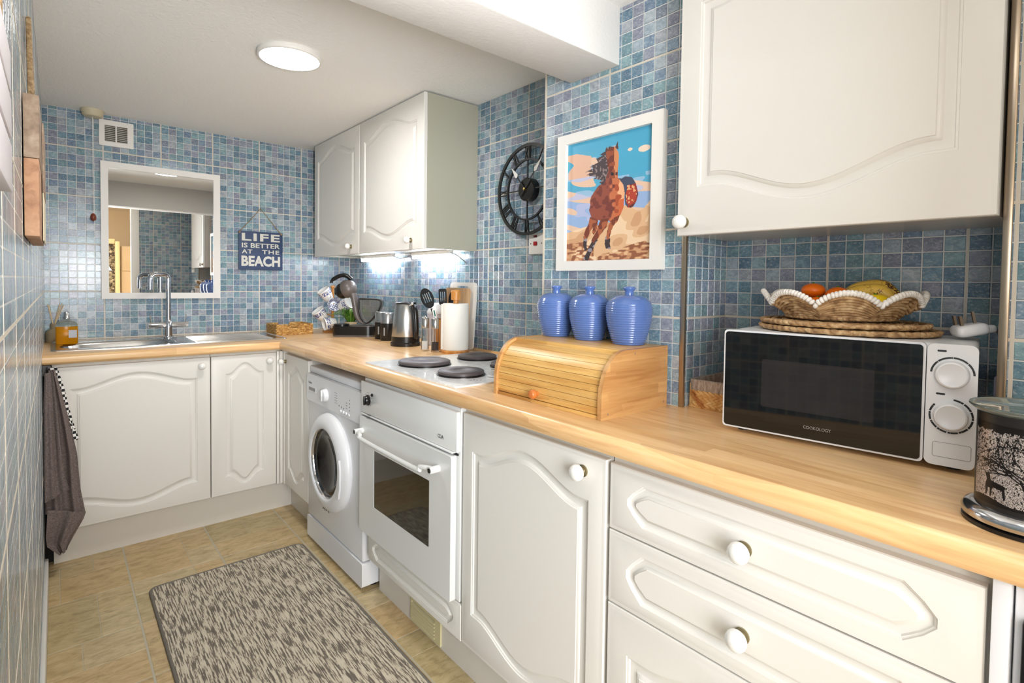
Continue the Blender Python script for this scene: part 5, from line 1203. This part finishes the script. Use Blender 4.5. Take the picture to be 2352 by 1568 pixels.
for k_, (px, py, lb, dr_) in enumerate(mugs):
    P0 = mugpos(px, py, 3.06)
    ax = (Vector((0.7593, -0.6508, 0)) * dr_[0] + Vector((0, 0, 1)) * dr_[1] + Vector((-0.6508, -0.7593, 0)) * dr_[2]).normalized()
    R3_ = ax.to_track_quat('Z', 'Y').to_matrix().to_4x4(); Mm = Matrix.Translation(P0) @ R3_ @ Matrix.Translation((0, 0, -0.035))
    t = thing('cup', lb, 'cup', P0, None)
    b = BM(); lathe(b, [(0.0, 0.0), (0.022, 0.0), (0.026, 0.004), (0.034, 0.035), (0.0375, 0.068), (0.0355, 0.068), (0.032, 0.035), (0.024, 0.007), (0, 0.006)], Mm, 26, cap=False); obj('bowl', b, [m_mug if k_ == 2 else m_china][0], t, smooth=50)
    b = BM(); lathe(b, [(0.0345, 0.036), (0.0372, 0.060), (0.0376, 0.060), (0.0349, 0.036)], Mm, 26, cap=False); obj('painted_band', b, m_mug, t)
    b = BM(); tube(b, smoothpath([(0.033, 0, 0.055), (0.048, 0, 0.054), (0.054, 0, 0.038), (0.045, 0, 0.020), (0.030, 0, 0.016)], 5), 0.0035, 8, M=Mm); obj('handle', b, m_china, t)
    b = BM(); tube(b, [Vector((MX, MY, P0.z - 0.01)), P0 + (Vector((MX, MY, P0.z)) - P0) * 0.35 + Vector((0, 0, 0.006))], 0.0035, 8); obj('peg', b, m_wood, c)
# plant
c = thing('potted_plant', 'small green grassy plant in a cream pot behind the coffee machine', 'plant', (1.30, 2.955, ZT))
b = BM(); lathe(b, [(0.026, 0), (0.034, 0.055), (0.037, 0.058), (0.037, 0.064), (0.033, 0.064), (0.031, 0.058)], FT(1.30, 2.955, ZT), 24); obj('pot', b, mat('cream_pot', (206, 190, 160), 0.5), c)
for k_ in range(110):
    a = rnd.uniform(0, 2 * PI); L = rnd.uniform(0.04, 0.105); sp = rnd.uniform(0.02, 0.085); b = BM(); w_ = 0.0035
    base = Vector((1.30 + 0.015 * math.cos(a), 2.955 + 0.015 * math.sin(a), ZT + 0.058)); dirx = Vector((math.cos(a), math.sin(a), 0)); sd = Vector((-math.sin(a), math.cos(a), 0))
    P_ = [base, base + dirx * sp * 0.4 + Vector((0, 0, L * 0.7)), base + dirx * sp + Vector((0, 0, L * 0.85)), base + dirx * sp * 1.25 + Vector((0, 0, L * 0.7))]
    rg = [[tuple(p - sd * w_ * s), tuple(p + Vector((0, 0, 0.0012))), tuple(p + sd * w_ * s), tuple(p - Vector((0, 0, 0.0006)))] for p, s in zip(P_, (0.5, 1, 0.8, 0.1))]
    loft(b, rg); obj('leaf', b, [m_leaf, mat('plant_light_green', (120, 160, 60), 0.5)][k_ % 2], c, smooth=0)
# spice jars
for (x, y, lb) in ((1.295, 2.555, 'black canister with steel lid next to the coffee machine'), (1.284, 2.470, 'black canister with steel lid next to the kettle')):
    t = thing('canister', lb, 'canister', (x, y, ZT), 'black storage canisters by the kettle')
    b = BM(); lathe(b, [(0.036, 0), (0.037, 0.002), (0.037, 0.086), (0.034, 0.088)], FT(x, y, ZT), 30); obj('body', b, m_black, t)
    b = BM(); lathe(b, [(0.0365, 0.0882), (0.0365, 0.135), (0.033, 0.142), (0.0, 0.144)], FT(x, y, ZT), 30); obj('lid', b, m_steel, t, smooth=50)
    b = BM(); Mq = FC(x, y, ZT + 0.045) ; box(b, (-0.012, -0.018, 0.0345), (-0.006, 0.022, 0.0365), Mq); obj('printed_label', b, mat('label_print', (150, 150, 150), 0.5), t, smooth=0)
# wicker tray
c = thing('wicker_tray', 'shallow yellow wicker tray with cut-out handle in the corner', 'tray', (0.99, 3.08, ZT))
tx0, tx1, ty0, ty1, th_ = 0.905, 1.100, 3.010, 3.185, 0.058
b = BM(); prism(b, [(tx0, 0), (tx1, 0), (tx1, th_), (1.03, th_), (1.018, 0.036), (0.972, 0.036), (0.960, th_), (tx0, th_)], -0.006, 0.0, FB(0, ty0, ZT)); prism(b, [(tx0, 0), (tx1, 0), (tx1, th_), (1.03, th_), (1.018, 0.036), (0.972, 0.036), (0.960, th_), (tx0, th_)], -0.006, 0.0, FB(0, ty1 - 0.006, ZT))
box(b, (tx0, ty0 + 0.006, ZT), (tx0 + 0.006, ty1 - 0.006, ZT + th_)); box(b, (tx1 - 0.006, ty0 + 0.006, ZT), (tx1, ty1 - 0.006, ZT + th_)); box(b, (tx0 + 0.006, ty0 + 0.006, ZT), (tx1 - 0.006, ty1 - 0.006, ZT + 0.005)); obj('walls', b, m_wick, c, smooth=0)
b = BM()
for r_ in range(8):
    z = ZT + 0.004 + r_ * 0.0071
    def strand(p, q, ph):
        p, q = Vector(p), Vector(q); n_ = 26; o_ = (q - p).normalized().cross(Vector((0, 0, 1)))
        tube(b, [p + (q - p) * i / n_ + o_ * (0.0012 + 0.0014 * math.sin(i * 1.5 + ph)) for i in range(n_ + 1)], 0.0031, 5)
    if z < ZT + 0.036: strand((tx0, ty0, z), (tx1, ty0, z), r_ * PI)
    else: strand((tx0, ty0, z), (0.962, ty0, z), r_ * PI); strand((1.028, ty0, z), (tx1, ty0, z), r_ * PI)
    strand((tx0, ty1, z), (tx0, ty0, z), r_ * PI)
obj('weave', b, m_wick, c, smooth=60)
# kitchen roll
KX, KY = 1.296, 1.880
c = thing('kitchen_roll', 'white kitchen roll upright on a wooden holder behind the hob', 'kitchen roll', (KX, KY, ZT))
b = BM(); lathe(b, [(0.058, 0), (0.060, 0.003), (0.060, 0.011), (0.056, 0.014)], FT(KX, KY, ZT), 40); obj('holder_base', b, m_wood, c)
b = BM(); lathe(b, [(0.018, 0.0145), (0.0555, 0.0145), (0.056, 0.016), (0.056, 0.208), (0.0545, 0.210), (0.018, 0.210), (0.018, 0.0145)], FT(KX, KY, ZT), 48, cap=False); box(b, (KX - 0.060, KY + 0.015, ZT + 0.016), (KX - 0.0545, KY + 0.022, ZT + 0.208)); obj('paper_roll', b, mat('paper_white', (232, 228, 220), 0.9), c, smooth=50)
b = BM(); lathe(b, [(0.011, 0.014), (0.011, 0.225), (0.020, 0.226), (0.021, 0.262), (0.016, 0.268), (0, 0.269)], FT(KX, KY, ZT), 20); obj('holder_pole', b, m_wood, c)
# chopping boards leaning on the wall
c = thing('chopping_board', 'white plastic chopping board with handle slot against the wall', 'chopping board', (1.425, 1.93, ZT))
Mq = Matrix.Translation((1.405, 2.100, ZT + 0.0008)) @ Matrix.Rotation(math.radians(3.6), 4, 'Y') @ FR(0, 0, 0)
b = BM(); prism(b, rrect(0, 0, 0.205, 0.300, 0.018), 0, 0.008, Mq, holes=[rrect(0.055, 0.262, 0.145, 0.284, 0.010, 3)[::-1]]); obj('board', b, mat('polythene_white', (226, 222, 214), 0.4), c, smooth=30)
c = thing('chopping_board', 'wooden chopping board standing in front of the white one', 'chopping board', (1.405, 1.98, ZT))
Mq = Matrix.Translation((1.383, 2.098, ZT + 0.0008)) @ Matrix.Rotation(math.radians(3.6), 4, 'Y') @ FR(0, 0, 0)
b = BM(); prism(b, rrect(0, 0, 0.185, 0.275, 0.016), 0, 0.013, Mq); bmesh.ops.bevel(b, geom=[e for e in b.edges if len(e.link_faces) == 2 and e.calc_face_angle(0) > 1.2], offset=0.002, segments=2, affect='EDGES'); obj('board', b, m_board, c, smooth=30)
# utensil holder + utensils
c = thing('utensil_holder', 'tall orange-brown wooden utensil pot beside the kitchen roll', 'utensil pot', (1.325, 2.02, ZT))
b = BM(); lathe(b, [(0.040, 0), (0.042, 0.003), (0.044, 0.135), (0.041, 0.135), (0.039, 0.006), (0, 0.005)], FT(1.325, 2.02, ZT), 30, cap=False); obj('pot', b, m_wood, c, smooth=50)
Mu = FC(1.325, 2.02, ZT)
c = thing('slotted_spoon', 'black slotted spoon leaning left in the utensil pot', 'spoon', (1.325, 2.02, ZT + 0.01))
Ms2 = Mu @ Matrix.Translation((0.012, 0.02, 0.006)) @ Matrix.Rotation(math.radians(22), 4, 'Z')
b = BM(); tube(b, [(0, 0, 0), (0, 0.175, 0)], 0.0048, 8, M=Ms2); obj('handle', b, m_black, c)
el = [(0.029 * math.cos(t), 0.224 + 0.047 * math.sin(t)) for t in [2 * PI * i / 28 for i in range(28)]]
b = BM(); prism(b, el, -0.002, 0.002, Ms2, holes=[rrect(x - 0.0022, 0.205, x + 0.0022, 0.248, 0.002, 2)[::-1] for x in (-0.014, -0.0045, 0.005, 0.0145)]); obj('bowl', b, m_black, c, smooth=30)
c = thing('fish_slice', 'black spatula rising highest from the utensil pot', 'spatula', (1.325, 2.02, ZT + 0.01))
Ms2 = Mu @ Matrix.Translation((0.014, 0.02, 0.014)) @ Matrix.Rotation(math.radians(3), 4, 'Z')
b = BM(); tube(b, [(0, 0, 0), (0.002, 0.15, 0), (0.0, 0.20, 0)], 0.0048, 8, M=Ms2); obj('handle', b, m_black, c)
b = BM(); prism(b, rrect(-0.022, 0.180, 0.014, 0.252, 0.008, 4), -0.0015, 0.0015, Ms2, holes=[rrect(x - 0.002, 0.195, x + 0.002, 0.238, 0.002, 2)[::-1] for x in (-0.013, -0.004, 0.005)]); obj('blade', b, m_black, c, smooth=30)
c = thing('ladle', 'black long-handled server leaning right in the utensil pot', 'spoon', (1.325, 2.02, ZT + 0.01))
Ms2 = Mu @ Matrix.Translation((0.008, 0.02, 0.002)) @ Matrix.Rotation(math.radians(-10), 4, 'Z')
b = BM(); tube(b, [(0, 0, 0), (0, 0.18, 0)], 0.0048, 8, M=Ms2); obj('handle', b, m_black, c)
b = BM(); ellipsoid(b, (-0.004, 0.212, 0), (0.017, 0.040, 0.004), Ms2, 16); obj('bowl', b, m_black, c, smooth=60)
c = thing('potato_peeler', 'white utensil with a green stripe between kettle and spoon', 'peeler', (1.31, 2.05, ZT + 0.01))
Ms2 = Mu @ Matrix.Translation((-0.006, 0.02, 0.020)) @ Matrix.Rotation(math.radians(12), 4, 'Z')
b = BM(); prism(b, rrect(-0.008, 0, 0.008, 0.165, 0.006), -0.003, 0.003, Ms2); obj('handle', b, m_white, c, smooth=30)
b = BM(); box(b, (-0.003, 0.120, 0.0031), (0.003, 0.158, 0.0036), Ms2); obj('stripe', b, mat('teal', (20, 110, 100), 0.4), c, smooth=0)
# salt and pepper mills
for (x, y, fill, col, lb) in ((1.225, 2.010, 'salt', (236, 234, 230), 'clear mill with steel top filled with white salt'), (1.238, 1.950, 'peppercorns', (60, 50, 50), 'clear mill with steel top filled with black peppercorns')):
    t = thing('spice_mill', lb, 'mill', (x, y, ZT), 'salt and pepper mills by the hob')
    b = BM(); lathe(b, [(0.0165, 0.0), (0.0170, 0.002), (0.0165, 0.100), (0.0150, 0.100), (0.0145, 0.006), (0, 0.005)], FT(x, y, ZT), 24, cap=False); obj('tube', b, m_acryl, t, smooth=50)
    b = BM(); lathe(b, [(0.0, 0.0065), (0.0138, 0.0065), (0.0140, 0.042), (0, 0.044)], FT(x, y, ZT), 18); obj(fill, b, mat('fill_' + fill, col, 0.8), t)
    b = BM(); lathe(b, [(0.0160, 0.1003), (0.0165, 0.102), (0.0165, 0.142), (0.012, 0.147), (0.004, 0.148), (0.004, 0.153), (0, 0.154)], FT(x, y, ZT), 24); obj('grinder_cap', b, m_steel, t, smooth=50)
    b = BM(); lathe(b, [(0.002, 0.044), (0.002, 0.1)], FT(x, y, ZT), 8); obj('spindle', b, m_chrome, t)
# white appliance behind kettle
c = thing('food_chopper', 'white glossy kitchen gadget half hidden behind the kettle', 'gadget', (1.370, 2.17, ZT))
b = BM(); lathe(b, [(0.046, 0), (0.048, 0.006), (0.044, 0.10), (0.050, 0.12), (0.050, 0.150)], FT(1.385, 2.16, ZT), 32); obj('jug', b, mat('frosted_plastic', (214, 212, 220), 0.25), c, smooth=50)
b = BM(); lathe(b, [(0.052, 0.1502), (0.052, 0.162), (0.040, 0.176), (0.034, 0.195), (0.026, 0.201), (0, 0.203)], FT(1.385, 2.16, ZT), 32); obj('motor_head', b, m_appl, c, smooth=50)

# sink left: soap bottle and reed diffuser
c = thing('soap_bottle', 'clear pump bottle of amber washing-up liquid left of the sink', 'bottle', (0.033, 2.985 + 0.085, ZT + 0.0036))
Mq = FB(0.033, 3.085, ZT + 0.004)
def rprof(w_, d_, y, r): return [(p[0], y, p[1]) for p in rrect(-w_, -d_, w_, d_, r, 4)]
b = BM(); loft(b, [rprof(0.037, 0.022, 0, 0.010), rprof(0.0385, 0.023, 0.004, 0.010), rprof(0.0385, 0.023, 0.078, 0.010)], M=Mq); bmesh.ops.recalc_face_normals(b, faces=b.faces); obj('liquid', b, m_amber, c, smooth=40)
b = BM(); loft(b, [rprof(0.0385, 0.023, 0.0785, 0.010), rprof(0.0375, 0.022, 0.088, 0.012), rprof(0.028, 0.017, 0.099, 0.012), rprof(0.012, 0.012, 0.104, 0.0115), rprof(0.010, 0.010, 0.112, 0.0095)], M=Mq); bmesh.ops.recalc_face_normals(b, faces=b.faces); obj('shoulder', b, mat('pale_glass', (205, 212, 205), 0.05, trans=0.8, ior=1.2), c, smooth=40)
b = BM(); box(b, (0.006, 0.028, 0.0232), (0.034, 0.062, 0.0238), Mq); obj('label', b, mat('label_grey', (190, 190, 196), 0.5), c, smooth=0)
b = BM(); lathe(b, [(0.012, 0.1122), (0.012, 0.118), (0.0095, 0.121), (0.0085, 0.142), (0, 0.143)], Mq @ Kz, 16); obj('pump_cap', b, m_steel, c)
c = thing('reed_diffuser', 'small beige reed diffuser with straw sticks in the left corner', 'diffuser', (-0.012, 3.235, ZT))
b = BM(); lathe(b, [(0.028, 0), (0.031, 0.004), (0.031, 0.044), (0.024, 0.054), (0.013, 0.062), (0.013, 0.085), (0.009, 0.085)], FT(-0.0115, 3.235, ZT), 24); obj('jar', b, mat('stone_beige', (150, 134, 104), 0.7), c, smooth=50)
for (dx, dy, dz) in ((-0.020, -0.01, 0.105), (-0.016, 0.01, 0.100), (0.022, 0.0, 0.105), (0.030, -0.006, 0.108), (0.036, 0.006, 0.100)):
    b = BM(); tube(b, [(-0.0115, 3.235, ZT + 0.07), (-0.0115 + dx, 3.235 + dy, ZT + 0.07 + dz)], 0.0022, 6); obj('reed', b, mat('straw_stick', (206, 184, 146), 0.8), c)

# ------------------------------------------------------------------ towel and gingham cloth on a hook
c = thing('towel_hook', 'dark hook under the worktop end holding the towel', 'hook', (-0.030, 2.68, 0.79))
b = BM(); box(b, (-0.043, 2.693, 0.770), (-0.020, 2.7, 0.808)); tube(b, smoothpath([(-0.03, 2.693, 0.795), (-0.03, 2.672, 0.788), (-0.03, 2.655, 0.790), (-0.03, 2.648, 0.800)], 4), 0.004, 8); obj('hook', b, m_black, c)
def drape(b, rows, y0, folds, amp, th=0.0035, nc=40, ph=0.0):
    """rows: (z_left, z_right, xl, xr) top to bottom; a gathered hanging cloth with thickness"""
    R0, R1 = [], []; NR = 46
    def lerp_rows(s):
        k = s * (len(rows) - 1); i = min(int(k), len(rows) - 2); f_ = k - i; f_ = f_ * f_ * (3 - 2 * f_) * 0.5 + f_ * 0.5
        return [rows[i][q] * (1 - f_) + rows[i + 1][q] * f_ for q in range(4)]
    for j in range(NR + 1):
        s = j / NR; zl, zr, xl, xr = lerp_rows(s); a = []; q = []
        for i in range(nc + 1):
            u = i / nc; x = xl + (xr - xl) * u; z = zl + (zr - zl) * u; k = amp * (0.35 + 0.65 * min(1, s * 2.2))
            y = y0 + k * (math.sin(u * folds * 2 * PI + ph + s * 0.9) * 0.65 + 0.35 * math.sin(u * folds * 4.3 * PI + s * 3 + ph)) - 0.012 * s
            a.append((x, y, z)); q.append((x, y + th, z))
        R0.append(a); R1.append(q)
    V0_ = [addv(b, r) for r in R0]; V1_ = [addv(b, r) for r in R1]
    for j in range(NR):
        for i in range(nc):
            addf(b, [V0_[j + 1][i], V0_[j + 1][i + 1], V0_[j][i + 1], V0_[j][i]]); addf(b, [V1_[j][i], V1_[j][i + 1], V1_[j + 1][i + 1], V1_[j + 1][i]])
        addf(b, [V0_[j][0], V1_[j][0], V1_[j + 1][0], V0_[j + 1][0]]); addf(b, [V0_[j + 1][nc], V1_[j + 1][nc], V1_[j][nc], V0_[j][nc]])
    for i in range(nc):
        addf(b, [V0_[0][i], V0_[0][i + 1], V1_[0][i + 1], V1_[0][i]]); addf(b, [V0_[NR][i + 1], V0_[NR][i], V1_[NR][i], V1_[NR][i + 1]])
c = thing('hand_towel', 'taupe towel hanging in folds at the left end of the sink cabinet', 'towel', (0.0, 2.65, 0.10))
b = BM()
drape(b, [(0.790, 0.795, -0.036, -0.008), (0.70, 0.70, -0.041, 0.012), (0.58, 0.58, -0.041, 0.035), (0.46, 0.46, -0.041, 0.055), (0.33, 0.32, -0.041, 0.064), (0.245, 0.225, -0.041, 0.078)], 2.668, 2.0, 0.013, th=0.005, ph=0.6)
obj('back_layer', b, m_towel, c, smooth=70)
b = BM()
drape(b, [(0.785, 0.790, -0.038, -0.014), (0.66, 0.66, -0.042, -0.004), (0.50, 0.51, -0.042, 0.006), (0.38, 0.40, -0.042, 0.016), (0.300, 0.335, -0.041, 0.030)], 2.640, 1.2, 0.008, th=0.006, ph=2.1)
obj('front_flap', b, m_towel, c, smooth=70)
b = BM()
drape(b, [(0.268, 0.230, -0.034, 0.079), (0.225, 0.205, -0.036, 0.072), (0.17, 0.165, -0.039, 0.052), (0.135, 0.130, -0.036, 0.034), (0.105, 0.112, -0.012, 0.024), (0.090, 0.100, 0.000, 0.020)], 2.636, 1.6, 0.014, th=0.006, ph=4.0)
obj('bunched_hem', b, m_towel, c, smooth=70)
b = BM()
for i in range(14): tube(b, [(-0.040 + i * 0.0046, 2.6475 + 0.003 * math.sin(i) - 0.006, 0.3035 + i * 0.0022), (-0.0395 + i * 0.0046, 2.6475 - 0.007, 0.312 + i * 0.0022)], 0.0010, 4)
obj('stitching', b, mat('stitch', (150, 136, 132), 0.9), c)
b = BM()
drape(b, [(0.800, 0.803, -0.030, -0.001), (0.72, 0.716, -0.02, 0.020), (0.64, 0.635, -0.01, 0.034), (0.555, 0.560, 0.010, 0.050), (0.500, 0.515, 0.034, 0.062)], 2.682, 1.0, 0.003, th=0.0015)
tag(obj('gingham_cloth', b, m_check, smooth=70), 'black and white checked cloth hanging behind the taupe towel', 'cloth')

# ------------------------------------------------------------------ left wall hangings
def plank(parent, y0, y1, z0, z1, t, ma, x0=XL + 0.002):
    b = BM(); box(b, (x0, y0, z0), (x0 + t, y1, z1), None, 0.0015); return obj('plank', b, ma, parent)
c = thing('wooden_wall_sign', 'rope-hung sign of brown wooden planks on the left wall, nearer the mirror', 'sign', (XL + 0.01, 1.45, 1.22))
plank(c, 1.30, 1.70, 1.362, 1.476, 0.022, m_oldwood); plank(c, 1.30, 1.70, 1.221, 1.361, 0.021, m_orgwood)
b = BM(); box(b, (XL + 0.0245, 1.50, 1.325), (XL + 0.0275, 1.72, 1.470)); obj('slat', b, m_oldwood, c, smooth=0)
b = BM(); box(b, (XL + 0.0245, 1.50, 1.224), (XL + 0.0265, 1.72, 1.3245)); obj('slat', b, mat('cream_slat', (206, 196, 168), 0.7), c, smooth=0)
b = BM(); tube(b, [(XL + 0.010, 1.42, 1.477), (XL + 0.006, 1.50, 1.68), (XL + 0.010, 1.60, 1.477)], 0.0045, 8); obj('rope', b, m_twine, c)
c = thing('white_wall_sign', 'rope-hung sign of whitewashed planks on the left wall nearest the camera', 'sign', (XL + 0.01, 0.8, 1.26))
m_wp = mat('whitewashed_plank', (206, 200, 204), 0.6)
for k_, (z0, z1) in enumerate(((1.311, 1.345), (1.270, 1.305), (1.222, 1.264))): plank(c, 0.45, 0.655, z0, z1, 0.014, m_wp)
b = BM(); tube(b, [(XL + 0.010, 0.62, 1.346), (XL + 0.007, 0.66, 1.42)], 0.0035, 8); obj('rope', b, m_twine, c)
b = BM()
for z in (1.308, 1.267): tube(b, [(XL + 0.009, 0.64, z - 0.006), (XL + 0.009, 0.64, z + 0.006)], 0.0032, 6)
obj('rope_link', b, m_twine, c)
b = BM(); lathe(b, [(0.0015, 0), (0.0015, 0.018), (0.004, 0.019)], FL(XL + 0.001, 0.68, 1.405), 8); obj('nail', b, m_blackm, c)

# framed pictures on the near wall (seen in the mirror)
for z, lb in ((1.47, 'top of three small white framed pictures reflected in the mirror'), (1.345, 'middle of three small white framed pictures reflected in the mirror'), (1.22, 'bottom of three small white framed pictures reflected in the mirror')):
    c = thing('small_picture', lb, 'picture', (XP - 0.01, -0.07, z), 'small white framed pictures behind the camera')
    Mq = FR(XP - 0.003, -0.02, z); b = BM(); prism(b, [(0, 0), (0.12, 0), (0.12, 0.10), (0, 0.10)], 0, 0.015, Mq, holes=[[(0.03, 0.03), (0.03, 0.07), (0.09, 0.07), (0.09, 0.03)]]); obj('frame', b, m_white, c, smooth=20)
    b = BM(); box(b, (0.03, 0.03, 0.002), (0.09, 0.07, 0.005), Mq); obj('photo', b, mat('dark_photo', (90, 84, 84), 0.4), c, smooth=0)
# furniture of the next room, seen only in the mirror
c = thing('arched_curtain', 'patterned curtain in an arched doorway reflected in the mirror', 'curtain', (0.68, -2.6, 0))
b = BM(); box(b, (0.38, -2.66, 0), (0.665, -2.64, 1.62)); obj('cloth', b, m_curtain, c, smooth=0)
b = BM(); box(b, (0.665, -2.66, 0), (0.72, -2.60, 1.66), None, 0.01); box(b, (0.33, -2.66, 1.62), (0.665, -2.60, 1.69), None, 0.01); obj('frame', b, mat('cream_gloss', (222, 206, 160), 0.4), c)
c = thing('beige_cupboard', 'plain beige cupboard reflected at the left of the mirror', 'cupboard', (1.1, -2.6, 0))
b = BM(); box(b, (0.74, -2.95, 0), (1.45, -2.65, 1.60), None, 0.004); obj('body', b, mat('beige_board', (196, 172, 138), 0.6), c)
b = BM(); box(b, (0.745, -2.649, 1.25), (1.445, -2.638, 1.595), None, 0.003); obj('door', b, mat('beige_board', (196, 172, 138), 0.6), c)

# ------------------------------------------------------------------ rug
c = thing('runner_rug', 'grey and beige flecked runner rug with grey bound edge on the floor', 'rug', (0.52, 1.6, 0.001))
rp = rrect(0.243, 0.85, 0.802, 2.322, 0.035, 6)
b = BM(); prism(b, offs(rp, 0.010), 0.0010, 0.0085); obj('pile', b, m_rug, c, smooth=0)
b = BM(); tube(b, [(p[0], p[1], 0.0055) for p in offs(rp, 0.006)], [0.0050] * len(rp), 8, closed=True); obj('binding', b, m_rugedge, c, smooth=60)
